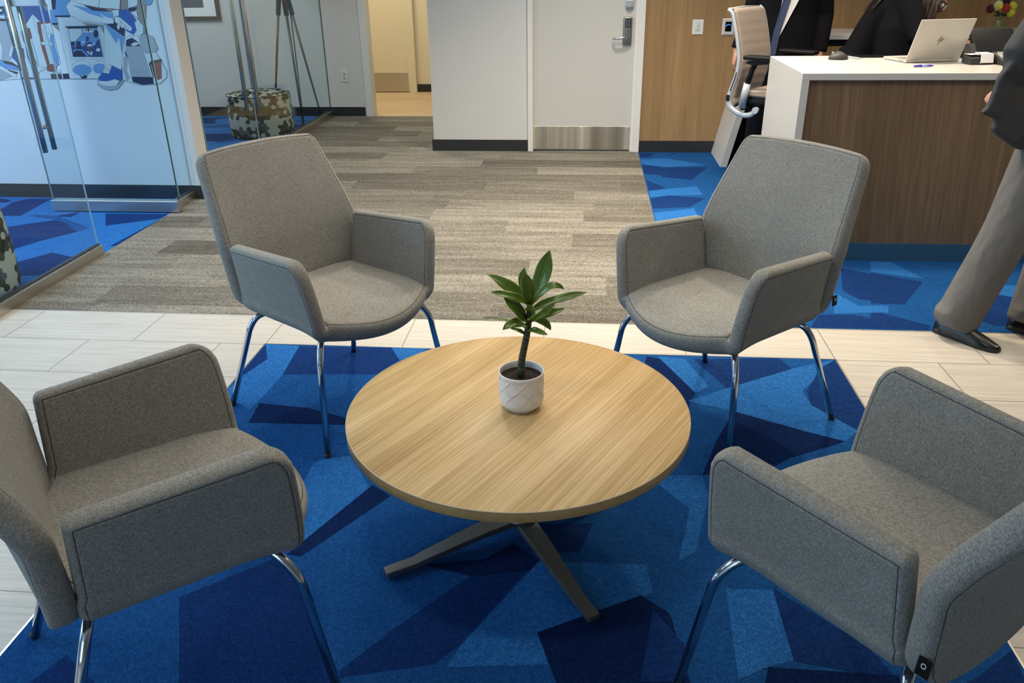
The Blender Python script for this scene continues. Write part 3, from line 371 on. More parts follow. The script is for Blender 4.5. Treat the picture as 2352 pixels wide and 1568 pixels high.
bm = BM(); box(bm, (-2.83, -3, -.1), (6, 3.41, 0)); struct('floor', bm, 'tile')['label'] = 'pale stone plank tile floor'
bm = BM(); box(bm, (-2.79, 3.41, -.1), (.446, 8.85, .002)); struct('floor', bm, 'greycarpet')['label'] = 'grey streaked plank carpet of the corridor'
bm = BM(); box(bm, (.446, 3.41, -.1), (6, 7.12, .002), 3)
patch(bm, CARR, .002)
fl = struct('floor', bm, ['blue0', 'blue1', 'blue2', 'blue1'], recalc=False); fl['label'] = 'blue angular patterned carpet around the reception desk'
bm = BM(); box(bm, (-8, -3, -.1), (-2.79, 5.44, .002), 3)
patch(bm, CARL, .002)
struct('floor', bm, ['blue0', 'blue1', 'blue2', 'blue0'], recalc=False)['label'] = 'blue angular patterned carpet in the glass room on the left'
bm = BM(); box(bm, (-8, 5.58, -.1), (-2.79, 8.85, .002)); struct('floor', bm, 'shard')['label'] = 'blue carpet in the rear glass room'
bm = BM(); box(bm, (-4.6, 8.85, -.1), (-1.34, 10.7, .003)); struct('floor', bm, 'floorwood')['label'] = 'light wood floor in the back hallway'
CH = 2.75
bm = BM(); box(bm, (-8, -3, CH), (6, 10.8, CH + .1)); struct('ceiling', bm, 'ceil')

# inset rug
rug = thing('inset_rug', 'large blue angular patterned carpet square set in the tiles under the round table', 'rug', (-.168, 1.7, 0))
bm = BM(); quadz(bm, -1.383, 1.047, .25, 3.088, .004, 1); patch(bm, RUG, .004)  # dark patches near the table mix carpet pattern with its painted-in shadow
bmesh.ops.translate(bm, vec=(.168, -1.7, 0), verts=bm.verts)
obj('pile', bm, ['blue0', 'blue1', 'blue2', 'blue3'], rug, recalc=False)
bm = BM()
for a, b in (((-1.389, .244, 0), (-1.383, 3.094, .0045)), ((1.047, .244, 0), (1.053, 3.094, .0045)), ((-1.383, 3.088, 0), (1.047, 3.094, .0045)), ((-1.383, .244, 0), (1.047, .25, .0045))): box(bm, a, b)
bmesh.ops.translate(bm, vec=(.168, -1.7, 0), verts=bm.verts)
obj('metal_edge', bm, 'steel', rug)

# walls
def wall(name, lo, hi, m='wall', parent=None): return struct(name, bbox(lo, hi), m, parent)
wall('wall_partition', (-8, 5.44, 0), (-2.72, 5.595, CH), 'walltint')
wall('wall_partition', (-2.765, 5.436, 0), (-2.718, 5.599, CH), 'wall')['label'] = 'white capped end of the partition'
wall('wall_back', (-8, 8.85, 0), (-2.40, 9.0, CH))
wall('wall_box', (-1.345, 7.11, 0), (-.505, 10.6, CH))
wall('wall_box', (-.505, 7.15, 0), (.447, 7.3, CH), 'white')['label'] = 'wall behind the white door'
wall('wall_wood', (.447, 7.10, 0), (6, 7.25, CH), 'walloak')
wall('wall_hall', (-4.6, 10.65, 0), (-1.34, 10.8, CH), 'cream'); wall('wall_hall', (-4.75, 9.0, 0), (-4.6, 10.8, CH), 'cream')
wall('wall_right', (6, -3, 0), (6.15, 7.25, CH)); wall('wall_front', (-8, -3.15, 0), (6.15, -3, CH)); wall('wall_left', (-8.15, -3, 0), (-8, 9, CH), 'walltint')
# hall opening trim
bm = BM(); box(bm, (-2.402, 8.835, 0), (-2.325, 9.01, CH), bev=.004); struct('trim_1', bm, 'white')
# baseboards with the small step on top
def baseb(name, x0, x1, y, m='base', flip=1):
    bm = BM(); box(bm, (x0, y - .014, 0), (x1, y + .002, .088)); box(bm, (x0, y - .009, .088), (x1, y + .002, .098)); return struct(name, bm, m)
baseb('baseboard_partition', -8, -2.72, 5.44); baseb('baseboard_back', -8, -2.415, 8.85); baseb('baseboard_box', -1.352, -.515, 7.11); baseb('baseboard_wood', .452, 1.3, 7.10)
baseb('baseboard_hall', -2.19, -1.34, 10.65)
bm = BM(); box(bm, (-2.722, 5.43, 0), (-2.708, 5.60, .098)); struct('baseboard_end', bm, 'base')
bm = BM(); box(bm, (-1.36, 7.098, 0), (-1.343, 10.6, .098)); struct('baseboard_side', bm, 'base')

# glass front of the two rooms on the left
def channel(name, a, b, x0=-2.83, x1=-2.775, h=.06):
    bm = BM(); box(bm, (x0, a, 0), (x1, b, h), bev=.003); box(bm, (-2.815, a + .002, h), (-2.792, b, h + .006), 1)
    return bm
def pane(a, b, z0=.055, z1=CH, m='glass', parent=None):
    bm = BM(); box(bm, (-2.807, a, z0), (-2.798, b, z1))
    bm.normal_update()
    for f in bm.faces:
        if abs(f.normal.y) > .9 or abs(f.calc_center_median().z - (z0 + z1) / 2) > .4: f.material_index = 1
    return obj('pane', bm, [m, 'glassedge2' if m == 'glassblue' else 'glassedge'], parent, recalc=True)
def gwin(name, a, b, spans, m, lab):
    w = struct(name, channel(name, a, b), ['steel', 'base']); w['label'] = lab
    for s in spans: pane(s[0], s[1], m=m, parent=w)
    return w
gwin('window_1', -3, 4.225, [(-3, 1.0), (1.005, 4.225)], 'glassblue', 'long glass wall of the front left room on a steel channel')
gwin('window_2', 5.125, 5.435, [(5.245, 5.435)], 'glassblue', 'narrow glass sidelight beside the open door')
gwin('window_3', 5.60, 5.775, [(5.60, 5.772)], 'glass', 'narrow glass sidelight of the rear room')
gwin('window_4', 6.79, 8.845, [(6.793, 7.938), (7.942, 8.845)], 'glass', 'glass wall of the rear room')

def pull(door, a, b, z0=.41, z1=1.62, rz=0):
    """two round bars, one on each face, with through bolts"""
    h = BM(); tube(h, [a + V(0, 0, z0), a + V(0, 0, z1)], .0165, 18); tube(h, [b + V(0, 0, z0), b + V(0, 0, z1)], .0165, 18)
    ho = obj('pull_handle', h, 'steel', door)
    h = BM()
    for z in (z0 + .155, z1 - .155):
        tube(h, [a + V(0, 0, z), b + V(0, 0, z)], .008, 12); m_ = (a + b) / 2; d = (b - a).normalized()
        tube(h, [m_ - d * .014 + V(0, 0, z), m_ + d * .014 + V(0, 0, z)], .014, 14)
    obj('bolt', h, 'steel', ho)
# open door leaf, swung into the room, parallel to the partition
d1 = struct('door_1', bbox((-3.625, 5.065, .008), (-2.725, 5.125, .083), .003), 'steel'); d1['label'] = 'open frameless glass door swung into the blue room'
bm = BM(); box(bm, (-3.622, 5.086, .083), (-2.726, 5.103, CH - .3))
bm.normal_update()
for f in bm.faces:
    if abs(f.normal.x) > .9: f.material_index = 1 if f.calc_center_median().x > -3 else 2
obj('glass_leaf', bm, ['glassblue', 'glassedge', 'glassedge2'], d1)
pull(d1, V(-3.555, 5.045, 0), V(-3.555, 5.145, 0))
obj('lock_box', bbox((-3.63, 5.06, 1.30), (-3.36, 5.13, 1.38), .004), 'silver', d1)
obj('top_rail', bbox((-3.625, 5.065, CH - .3), (-2.725, 5.125, CH - .22), .003), 'steel', d1)
# closed door of the second room
d2 = struct('door_2', bbox((-2.832, 5.785, .008), (-2.775, 6.78, .075), .003), 'steel'); d2['label'] = 'closed frameless glass door of the rear room'
bm = BM(); box(bm, (-2.809, 5.787, .075), (-2.797, 6.778, CH - .3))
bm.normal_update()
for f in bm.faces:
    if abs(f.normal.y) > .9: f.material_index = 1
obj('glass_leaf', bm, ['glass', 'glassedge2'], d2)
pull(d2, V(-2.753, 6.735, 0), V(-2.853, 6.735, 0))
obj('top_rail', bbox((-2.832, 5.785, CH - .3), (-2.775, 6.78, CH - .22), .003), 'steel', d2)

# white door with kick plate and keypad lock
d3 = struct('door_3', bbox((-.475, 7.125, .012), (.372, 7.165, 2.1), .002), 'door'); d3['label'] = 'white door with steel kick plate and keypad lock'
bm = BM(); box(bm, (-.512, 7.088, 0), (-.468, 7.16, 2.16), bev=.004); box(bm, (-.478, 7.112, 0), (-.470, 7.15, 2.14)); struct('trim_2', bm, 'white')
bm = BM(); box(bm, (.398, 7.088, 0), (.449, 7.16, 2.16), bev=.004); box(bm, (.370, 7.105, 0), (.401, 7.15, 2.14), bev=.003); struct('trim_3', bm, 'white')
bm = BM(); box(bm, (-.512, 7.088, 2.1), (.449, 7.16, 2.17), bev=.004); struct('trim_4', bm, 'white')
bm = BM(); box(bm, (-.472, 7.119, .018), (.366, 7.126, .212), bev=.001)
for x in (-.45, -.05, .34):
    for z in (.03, .2): sphere(bm, (x, 7.119, z), .004, 8)
obj('kick_plate', bm, 'kick', d3)
bm = BM(); box(bm, (.272, 7.093, .878), (.345, 7.126, 1.092), bev=.012, seg=4); lk = obj('keypad_lock', bm, 'tablefoot', d3, angle=30)
obj('keypad', bbox((.286, 7.090, 1.012), (.333, 7.094, 1.082), .001), 'black', lk)
bm = BM()
for i in range(3):
    for j in range(4): sphere(bm, (.296 + .0135 * i, 7.0895, 1.022 + .0152 * j), .0045, 8, sc=(1, .4, 1))
obj('buttons', bm, 'silver', lk)
bm = BM(); tube(bm, [(.308, 7.095, .935), (.308, 7.062, .935)], .011, 14); tube(bm, fillet([(.308, 7.064, .935), (.26, 7.058, .933), (.21, 7.062, .928), (.196, 7.085, .926)], .02), [.013] * 3 + [.011] * 40 if False else .0105, 12); obj('lever', bm, 'chrome', lk)
bm = BM(); pts = [(.316 + .033 * math.cos(a), 1.185 + .033 * math.sin(a)) for a in [PI + k * PI / 12 for k in range(13)]] + [(.349, 1.27), (.283, 1.27)]
prism(bm, pts, 1, 7.100, 7.126); tube(bm, [(.316, 7.10, 1.185), (.316, 7.088, 1.185)], .021, 20); obj('deadbolt', bm, 'silver', d3)
bm = BM(); box(bm, (.288, 7.097, 1.212), (.344, 7.101, 1.219)); obj('marking', bm, 'paper', d3)

# hall door
d4 = struct('door_4', bbox((-3.1, 10.61, .01), (-2.285, 10.65, 2.1), .002), 'cream'); d4['label'] = 'cream door with kick plate at the end of the hallway'
obj('kick_plate', bbox((-3.08, 10.604, .012), (-2.30, 10.612, .245), .001), 'tablefoot' if False else 'steel', d4)
bm = BM(); box(bm, (-2.282, 10.585, 0), (-2.19, 10.66, 2.16), bev=.004); struct('trim_5', bm, 'cream')

# ------------------------------------------------------------------ wall things
def wall_plate(name, label, cat, x0, x1, z0, z1, y, detail):
    t = thing(name, label, cat, ((x0 + x1) / 2, y, (z0 + z1) / 2))
    hx, hz = (x1 - x0) / 2, (z1 - z0) / 2
    obj('plate', bbox((-hx, -.006, -hz), (hx, .001, hz), .002), 'white', t); detail(t, hx, hz); return t
def outlet_detail(t, hx, hz):
    for s in (-1, 1):
        bm = BM(); box(bm, (-hx * .42, -.0085, s * hz * .36 - hz * .26), (hx * .42, -.005, s * hz * .36 + hz * .26), bev=.002); o_ = obj('socket', bm, 'solid', t)
        bm = BM()
        for x in (-.007, .007): box(bm, (x - .0012, -.0092, s * hz * .36), (x + .0012, -.0083, s * hz * .36 + .009))
        sphere(bm, (0, -.0085, s * hz * .36 - .008), .0028, 8); obj('slot', bm, 'black', o_)
wall_plate('power_outlet', 'white power outlet low on the wall right of the rear glass room', 'outlet', -2.652, -2.572, .362, .484, 8.85, outlet_detail)
def switch_detail(t, hx, hz):
    obj('keypad', bbox((-hx * .42, -.008, -hz * .62), (hx * .42, -.005, hz * .58), .001), 'solid', t)
    bm = BM()
    for z in (hz * .38, -hz * .08): sphere(bm, (-hx * .25, -.008, z), .0035, 8)
    obj('indicator', bm, 'led', t)
wall_plate('light_switch', 'white wall switch with green indicator lights on the oak wall', 'switch', .828, .916, .955, 1.068, 7.10, switch_detail)
def thermo_detail(t, hx, hz):
    obj('bezel', bbox((-hx * .86, -.014, -hz * .9), (hx * .86, -.005, hz * .9), .003), 'solid', t)
    obj('display', bbox((-hx * .52, -.0155, -hz * .55), (hx * .5, -.013, hz * .62), .0005), 'screen', t)
    bm = BM(); tube(bm, [(math.cos(a) * .017, -.0165, math.sin(a) * .012 + .006) for a in [.35 + k * .3 for k in range(11)]], .0022, 6); obj('display_arc', bm, 'arc', t)
wall_plate('thermostat', 'white wall control with small dark screen showing a blue arc', 'thermostat', 1.066, 1.162, .948, 1.075, 7.10, thermo_detail)
# framed picture in the second room
t = thing('framed_picture', 'black framed dark picture with wide white mat on the rear room wall', 'picture', (-4.45, 8.85, 1.35))
bm = BM(); fr = .035; W_, H_ = .565, .356
for a in (((-W_, -.03, -H_), (W_, 0, -H_ + fr)), ((-W_, -.03, H_ - fr), (W_, 0, H_)), ((-W_, -.03, -H_ + fr), (-W_ + fr, 0, H_ - fr)), ((W_ - fr, -.03, -H_ + fr), (W_, 0, H_ - fr))): box(bm, *a, bev=.002)
obj('frame', bm, 'charcoal', t); obj('mat_board', bbox((-W_ + fr, -.012, -H_ + fr), (W_ - fr, -.001, H_ - fr)), 'paper', t)
obj('print', bbox((-.40, -.0135, -.235), (.40, -.011, .235)), 'mu_ln', t)
# mural
mur = BM(); mk = sorted({c for c, _, _ in MURAL} | {'ln'}); 
for i, (c, o_, pts) in enumerate(MURAL):
    y = 5.4395 - .00003 * (i + 1)
    q = []
    for p in pts:
        if not q or math.dist(p, q[-1]) > .0008: q.append(p)
    try: f = mur.faces.new([mur.verts.new((p[0], y, p[1])) for p in q])
    except ValueError: continue
    f.material_index = mk.index(c)
    if o_:
        for k in range(len(q)):
            a, b = Vector((q[k][0], 0, q[k][1])), Vector((q[(k + 1) % len(q)][0], 0, q[(k + 1) % len(q)][1])); d = (b - a)
            if d.length < 1e-4: continue
            w = Vector((-d.z, 0, d.x)).normalized() * .0008
            f = mur.faces.new([mur.verts.new((p.x, y - .000015, p.z)) for p in (a - w, b - w, b + w, a + w)]); f.material_index = mk.index('ln')
mu = obj('wall_mural', mur, ['mu_' + k for k in mk], recalc=False)
tag(mu, 'blue and white cartoon mural of readers, sneakers and a backpack on the left room wall', 'mural')

# ------------------------------------------------------------------ armchairs
def interp(tab, x):
    def lin(x):
        if x <= tab[0][0]: return tab[0][1]
        for (a, p), (b, q) in zip(tab, tab[1:]):
            if x <= b: return p + (q - p) * (x - a) / (b - a)
        return tab[-1][1]
    return (lin(x - .022) + 2 * lin(x) + lin(x + .022) + lin(x - .011) * 2 + lin(x + .011) * 2) / 8
def rim(d, r, h, p=2.3):
    x = min(max(d / r, 0), 1); return h * (1 - (1 - x) ** p) ** (1 / p)
EDGE = [0, .0012, .0035, .007, .011, .0145, .0158, .0172, .019, .023, .030]
def edge_samples(L, n):        # metric samples near both ends, even in the middle
    mid = [EDGE[-1] + (L - 2 * EDGE[-1]) * k / n for k in range(1, n)]
    return EDGE + mid + [L - e for e in EDGE[::-1]]
def slab(bm, P, H, D, RR):
    """P[i][j] mid-surface points, H half thickness, D distance to the rim, RR rim radius"""
    uv = bm.loops.layers.uv.new('seam')
    ni, nj = len(P), len(P[0]); F = [[None] * nj for _ in range(ni)]; B = [[None] * nj for _ in range(ni)]; dd = {}
    for i in range(ni):
        for j in range(nj):
            i0, i1 = max(i - 1, 0), min(i + 1, ni - 1); j0, j1 = max(j - 1, 0), min(j + 1, nj - 1)
            if i in (0, ni - 1): i0, i1 = (2, 4) if i == 0 else (ni - 5, ni - 3)
            if j in (0, nj - 1): j0, j1 = (2, 4) if j == 0 else (nj - 5, nj - 3)
            ii, jj = min(max(i, 3), ni - 4), min(max(j, 3), nj - 4)
            n_ = (P[min(ii + 1, ni - 1)][jj] - P[max(ii - 1, 0)][jj]).cross(P[ii][min(jj + 1, nj - 1)] - P[ii][max(jj - 1, 0)])
            n_.normalize(); h = rim(D[i][j], RR[i][j], H[i][j])
            # shallow dent along the seam
            h -= .0016 * math.exp(-((D[i][j] - .0165) / .0018) ** 2)
            if D[i][j] < 1e-6: v = bm.verts.new(P[i][j]); F[i][j] = B[i][j] = v
            else: F[i][j] = bm.verts.new(P[i][j] + n_ * h); B[i][j] = bm.verts.new(P[i][j] - n_ * h)
            dd[F[i][j]] = dd[B[i][j]] = D[i][j]
    for i in range(ni - 1):
        for j in range(nj - 1):
            for G, rev in ((F, 0), (B, 1)):
                q = [G[i][j], G[i + 1][j], G[i + 1][j + 1], G[i][j + 1]]
                if rev: q = q[::-1]
                try: f = bm.faces.new(q)
                except ValueError: continue
                f.smooth = True
                for lp in f.loops: lp[uv].uv = (dd[lp.vert], 0)
def make_back():
    bm = BM(); nu = 26; nv = 26
    Yw = [(.36, -.176), (.42, -.172), (.47, -.170), (.62, -.174), (.70, -.206), (.80, -.262), (.94, -.338)]
    Yc = [(.36, -.188), (.42, -.190), (.47, -.194), (.62, -.218), (.70, -.243), (.80, -.285), (.94, -.352)]
    Wt = [(.36, .225), (.41, .262), (.50, .276), (.64, .289), (.70, .281), (.94, .240)]
    Ls = edge_samples(.57, nv); P, D, HH, RR = [], [], [], []
    for s in Ls:
        v = s / .57; rp, rd, rh, rr = [], [], [], []
        for k, e in enumerate(edge_samples(.54, nu)):
            u = e / .54 * 2 - 1
            zb, zt = .366 + .035 * u * u, .936 - .010 * u * u
            z = zb + (zt - zb) * v; w = interp(Wt, z)
            for dist, r in ((zt - z, .040), (z - zb, .065)):
                if dist < r: w -= r - math.sqrt(max(0, r * r - (r - dist) ** 2))
            x = u * w
            y = interp(Yc, z) + (interp(Yw, z) - interp(Yc, z)) * abs(x / .289) ** 2.6
            rp.append(V(x, y, z)); rd.append(min(w - abs(x), (zt - z) * 1.05, z - zb)); rh.append(.027 + .004 * (1 - u * u) * (1 - (2 * v - 1) ** 2)); rr.append(.022)
        P.append(rp); D.append(rd); HH.append(rh); RR.append(rr)
    slab(bm, P, HH, D, RR); return bm
def make_shell():
    bm = BM(); zc, rc = .432, .030
    # cross-section parameter list: ('a', distance below arm top) / ('c', angle) / ('s', fraction towards centre)
    LA = .205
    arm = [('a', e) for e in EDGE] + [('a', EDGE[-1] + (LA - EDGE[-1]) * k / 9) for k in range(1, 9)]
    half = arm + [('c', k / 8) for k in range(0, 8)] + [('s', k / 12) for k in range(0, 13)]
    sec = [(-1, c) for c in half] + [(1, c) for c in half[::-1][1:]]
    rows = edge_samples(.40, 24); P, D, HH, RR = [], [], [], []
    for s in rows:
        v = s / .40; rp, rd, rh, rr = [], [], [], []
        for sx, (kd, q) in sec:
            if kd == 'a': fz = 1 - q / LA        # 1 at arm top .. 0 at corner
            else: fz = 0
            # front and rear limits
            xs = 0
            if kd == 's': xs = q                 # 0 at corner, 1 at centre
            yf = .272 - .018 * fz ** 1.6 * (1 if kd == 'a' else 0) + (.068 * (1 - (1 - xs) ** 2) if kd == 's' else 0)
            if kd == 'c': yf = .272
            yr = -.152 + .012 * fz if kd == 'a' else -.158 - .03 * min(1, xs * 3)
            if kd == 'a' and q < .060: yf -= .060 - math.sqrt(max(0, .060 ** 2 - (.060 - q) ** 2))
            if kd == 'a' and q < .018: yr += .018 - math.sqrt(max(0, .018 ** 2 - (.018 - q) ** 2))
            y = yr + (yf - yr) * v
            fy = min(max((y + .15) / .40, 0), 1)
            zt = .655 + .026 * fy
            xb = .243 + .004 * fy; xt = .268 + .020 * fy
            zs = zc + .006 * fy
            drop = .040 * max(0, (y - .13) / .20) ** 2
            if kd == 'a':
                z = zt + (zs + rc - zt) * (q / LA); x = xt + (xb - xt) * (q / LA) ** .9
                z -= drop * (q / LA) ** 3
            elif kd == 'c':
                a = q * PI / 2; x = xb - rc + rc * math.cos(a); z = zs + rc - rc * math.sin(a) - drop
            else:
                x = (xb - rc) * (1 - q); z = zs - .005 * math.sin(q * PI / 2) - drop
            hh = .0235 if kd == 'a' else (.0235 + .0125 * q if kd == 'c' else .036)
            if kd == 'a' and q > LA * .7: hh = .0235
            d = min(yf - y, y - yr); 
            if kd == 'a': d = min(d, q)
            rr.append(.020 if kd == 'a' else .020 + .010 * (q if kd == 'c' else 1)); rp.append(V(sx * x, y, z)); rd.append(max(d, 0)); rh.append(hh)
        P.append(rp); D.append(rd); HH.append(rh); RR.append(rr)
    slab(bm, P, HH, D, RR); return bm
def make_armchair(label):
    t = thing('armchair', label, 'armchair', group='grey upholstered armchairs around the round table')
    obj('backrest', make_back(), 'fabric', t, smooth=True)
    obj('seat_shell', make_shell(), 'fabric', t, smooth=True)
    for sx in (-1, 1):
        for sy, pts in ((1, [(.12, .16, .392), (.214, .212, .389), (.250, .245, .335), (.293, .282, .006)]), (-1, [(.10, -.12, .378), (.214, -.150, .376), (.238, -.168, .335), (.293, -.282, .006)])):
            bm = BM(); tube(bm, fillet([(sx * p[0], p[1], p[2]) for p in pts], .05, 8), .0108, 16); lg = obj('leg', bm, 'chrome', t)
            bm = BM(); lathe(bm, [(0, 0), (.0105, 0), (.0115, .002), (.0115, .010), (0, .012)], (sx * .2945, sy * .283, .0005), 16); obj('foot_glide', bm, 'darkrubber', lg)
    bm = BM(); box(bm, (-.0015, -.011, -.017), (.0015, .011, .017)); tg = obj('fabric_tag', bm, 'black', t, matrix=Matrix.Translation((-.281, -.196, .478)) @ Matrix.Rotation(.12, 4, 'Y')); tg['label'] = 'small black label'
    bm = BM(); tube(bm, [(-.0022, math.cos(a) * .0035, math.sin(a) * .0045 + .004) for a in [k * PI / 8 for k in range(17)]], .0008, 6); obj('mark', bm, 'paper', tg)
    return t
LAB = ['grey fabric armchair behind the round table on the left, facing right, by the glass rooms',
       'grey fabric armchair behind the round table on the right, in front of the reception desk',
       'grey fabric armchair nearest the camera on the left, seen from its side',
       'grey fabric armchair nearest the camera on the right, seen from behind its arm']
POSE = [(-.908, 2.634, -.607), (.496, 2.627, 3.873), (-.931, 1.332, .664), (.642, 1.324, 2.280)]
first = make_armchair(LAB[0])
for i, (x, y, a) in enumerate(POSE):
    c = first if i == 0 else copy_tree(first)
    c['label'] = LAB[i]; c.location = (x, y, .0062); c.rotation_euler = (0, 0, a - PI / 2)

# ------------------------------------------------------------------ round table
t = thing('coffee_table', 'low round oak coffee table with grey metal star base', 'table', (-.1675, 1.893, .0062)); TZ = .409
bm = BM(); R_ = .4605
lathe(bm, [(0, TZ), (R_ - .0016, TZ), (R_ - .0002, TZ - .0012)], seg=128); f0 = len(bm.faces)
lathe(bm, [(R_ - .0002, TZ - .0012), (R_, TZ - .003), (R_, TZ - .026), (R_ - .0015, TZ - .0285), (R_ - .012, TZ - .030), (0, TZ - .030)], seg=128, mi=1)
tp = obj('tabletop', bm, ['oak', 'oakedge'], t)
bm = BM(); lathe(bm, [(R_ - .0022, TZ + .0002), (R_ + .0002, TZ - .0004), (R_ + .0004, TZ - .0030), (R_ - .001, TZ - .0032)], seg=128); obj('edge_band', bm, 'edgeband', tp)
bm = BM(); lathe(bm, [(0, .052), (.055, .052), (.055, .066), (.032, .075), (.030, .37), (.075, .384), (.075, TZ - .030), (0, TZ - .030)], seg=40); obj('column', bm, 'tablefoot', t)
for a in (213.2, 301.9, 33.2, 121.9):
    A = math.radians(a); d = V(math.cos(A), math.sin(A), 0); s = V(-d.y, d.x, 0); bm = BM()
    prof = [(.02, .052, .029), (.12, .048, .0275), (.30, .022, .0195), (.325, .0165, .018), (.412, .0155, .0165)]
    rg = []
    for r, z, w in prof:
        th = .014
        rg.append([bm.verts.new(d * r + s * w * k + V(0, 0, zz)) for k, zz in ((-1, z + .004), (1, z + .004), (1, max(0, z + .004 - th - .004)), (-1, max(0, z + .004 - th - .004)))])
    for p, q in zip(rg, rg[1:]):
        for k in range(4): bm.faces.new([p[k], p[(k + 1) % 4], q[(k + 1) % 4], q[k]])
    bm.faces.new(rg[0]); bm.faces.new(rg[-1][::-1])
    bmesh.ops.bevel(bm, geom=list(bm.edges), offset=.0015, segments=2, affect='EDGES')
    obj('base_arm', bm, 'tablefoot', t, angle=35)

# ------------------------------------------------------------------ plant
PX, PY, PZ = -.158, 1.904, .4158
t = thing('potted_plant', 'small striped-leaf plant in a white quilted ceramic pot on the round table', 'potted plant', (PX, PY, PZ))
bm = BM(); seg = 144; prof = [(.040, 0), (.044, .001), (.0470, .006), (.0480, .009), (.0535, .0115), (.0580, .017), (.0600, .027)] + [(.0606, .034 + .072 * k / 26) for k in range(1, 26)] + [(.0606, .104), (.0604, .108), (.059, .1095), (.0575, .108), (.0572, .100), (.0570, .088)]
rings = []
for r, z in prof:
    ring = []
    for k in range(seg):
        th = 2 * PI * k / seg; rr = r
        if .030 < z < .100 and r > .0585:
            # raised diagonal ribs crossing in diamonds, fine texture in every other field
            u = th / (2 * PI) * 8; w = (z - .03) / .047
            a = abs(((u + w) % 1) - .5); b = abs(((u - w) % 1) - .5)
            ribs = max(math.exp(-((.5 - a) / .036) ** 2), math.exp(-((.5 - b) / .036) ** 2))
            rr += .0024 * ribs - .0010
            if (int(u + w) + int(u - w + 8)) % 2: rr += .0005 * math.sin(z * 2100) * (1 - ribs)
        ring.append(bm.verts.new((rr * math.cos(th), rr * math.sin(th), z)))
    rings.append(ring)
for a, b in zip(rings, rings[1:]):
    for k in range(seg): f = bm.faces.new([a[k], a[(k + 1) % seg], b[(k + 1) % seg], b[k]]); f.smooth = True
bm.faces.new(rings[0][::-1]); pot = obj('pot', bm, 'ceramic', t, smooth=True)
bm = BM()
g = [[None] * 33 for _ in range(14)]
for i in range(14):
    for k in range(32):
        r = .0572 * (i / 13) ** .8; g[i][k] = bm.verts.new((r * math.cos(2 * PI * k / 32), r * math.sin(2 * PI * k / 32), .090 + (random.uniform(-.002, .003) if i < 12 else 0)))
for i in range(13):
    for k in range(32): f = bm.faces.new([g[i][k], g[i][(k + 1) % 32], g[i + 1][(k + 1) % 32], g[i + 1][k]]); f.smooth = True
bmesh.ops.remove_doubles(bm, verts=bm.verts, dist=.0001); obj('soil', bm, 'soil', t)
off = V(PX, PY, PZ); sp = [V(*p) - off for p in STEM]; sp = [V(sp[0].x - .001, sp[0].y, .085)] + sp[1:]
bm = BM(); pts = fillet(sp, .02, 4); tube(bm, pts, [.0098 - .0022 * k / len(pts) for k in range(len(pts))], 16); st = obj('stem', bm, 'stem', t)
for k in range(9):
    bm = BM(); q = k / 8 * .62; i = int(q * (len(pts) - 2)); c = pts[i]; d = (pts[i + 1] - pts[i]).normalized(); tl = random.uniform(-.25, .25)
    s = d.cross(V(0, 1, 0)).normalized(); u = s.cross(d)
    tube(bm, [c + (s * math.cos(a) + u * math.sin(a)) * (.0098 - .0022 * q) + d * (.003 * math.sin(a + k)) for a in [m_ * PI / 9 for m_ in range(19)]], .0006, 5); obj('leaf_scar', bm, 'stemring', st)
for li, (lp, w) in enumerate(LEAVES):
    bm = BM(); uv = bm.loops.layers.uv.new('leaf'); q = [V(*p) - off for p in lp]; nb = min(pts, key=lambda a: (a - (q[0] - V(0, 0, .012))).length); q0 = nb
    n_ = 18; path = []
    for k in range(n_ + 1):            # cubic Bezier through-ish
        s = k / n_; c1 = q[0] + (q[1] - q[0]) * 1.25; c2 = q[3] + (q[2] - q[3]) * 1.15
        path.append(q0 * (1 - s) ** 3 + (q[0] * .45 + c1 * .55) * 3 * s * (1 - s) ** 2 + c2 * 3 * s * s * (1 - s) + q[3] * s ** 3)
    cam = (V(0, 0, 1.51) - off - path[n_ // 2]).normalized(); mm = 8; gr = []
    for k, p in enumerate(path):
        s = k / n_; d = (path[min(k + 1, n_)] - path[max(k - 1, 0)]).normalized(); up = (V(0, 0, 1) * .8 + V(0, -.8, .2) + V(d.x, d.y, 0) * -.3); sd = d.cross(up).normalized(); nn = sd.cross(d).normalized()
        ww = w * .49 * (.20 + .80 * math.sin(min(1, s / .42) * PI / 2)) * (1 - max(0, (s - .42) / .58) ** 2.9) + .0004
        gr.append([bm.verts.new(p + sd * ww * (2 * m_ / mm - 1) + nn * (-.22 * ww * (1 - abs(2 * m_ / mm - 1)) + .16 * ww * math.sin(s * 10 + li * 1.7 + m_ * .5) * abs(2 * m_ / mm - 1) + .07 * ww * math.sin(s * 6 + li) * (2 * m_ / mm - 1))) for m_ in range(mm + 1)])
    for k in range(n_):
        for m_ in range(mm):
            f = bm.faces.new([gr[k][m_], gr[k][m_ + 1], gr[k + 1][m_ + 1], gr[k + 1][m_]]); f.smooth = True
            for lpp, (a, b) in zip(f.loops, ((m_, k), (m_ + 1, k), (m_ + 1, k + 1), (m_, k + 1))): lpp[uv].uv = (a / mm, b / n_)
    lf = obj('leaf', bm, 'leaf', t, recalc=False); so = lf.modifiers.new('thickness', 'SOLIDIFY'); so.thickness = .0007

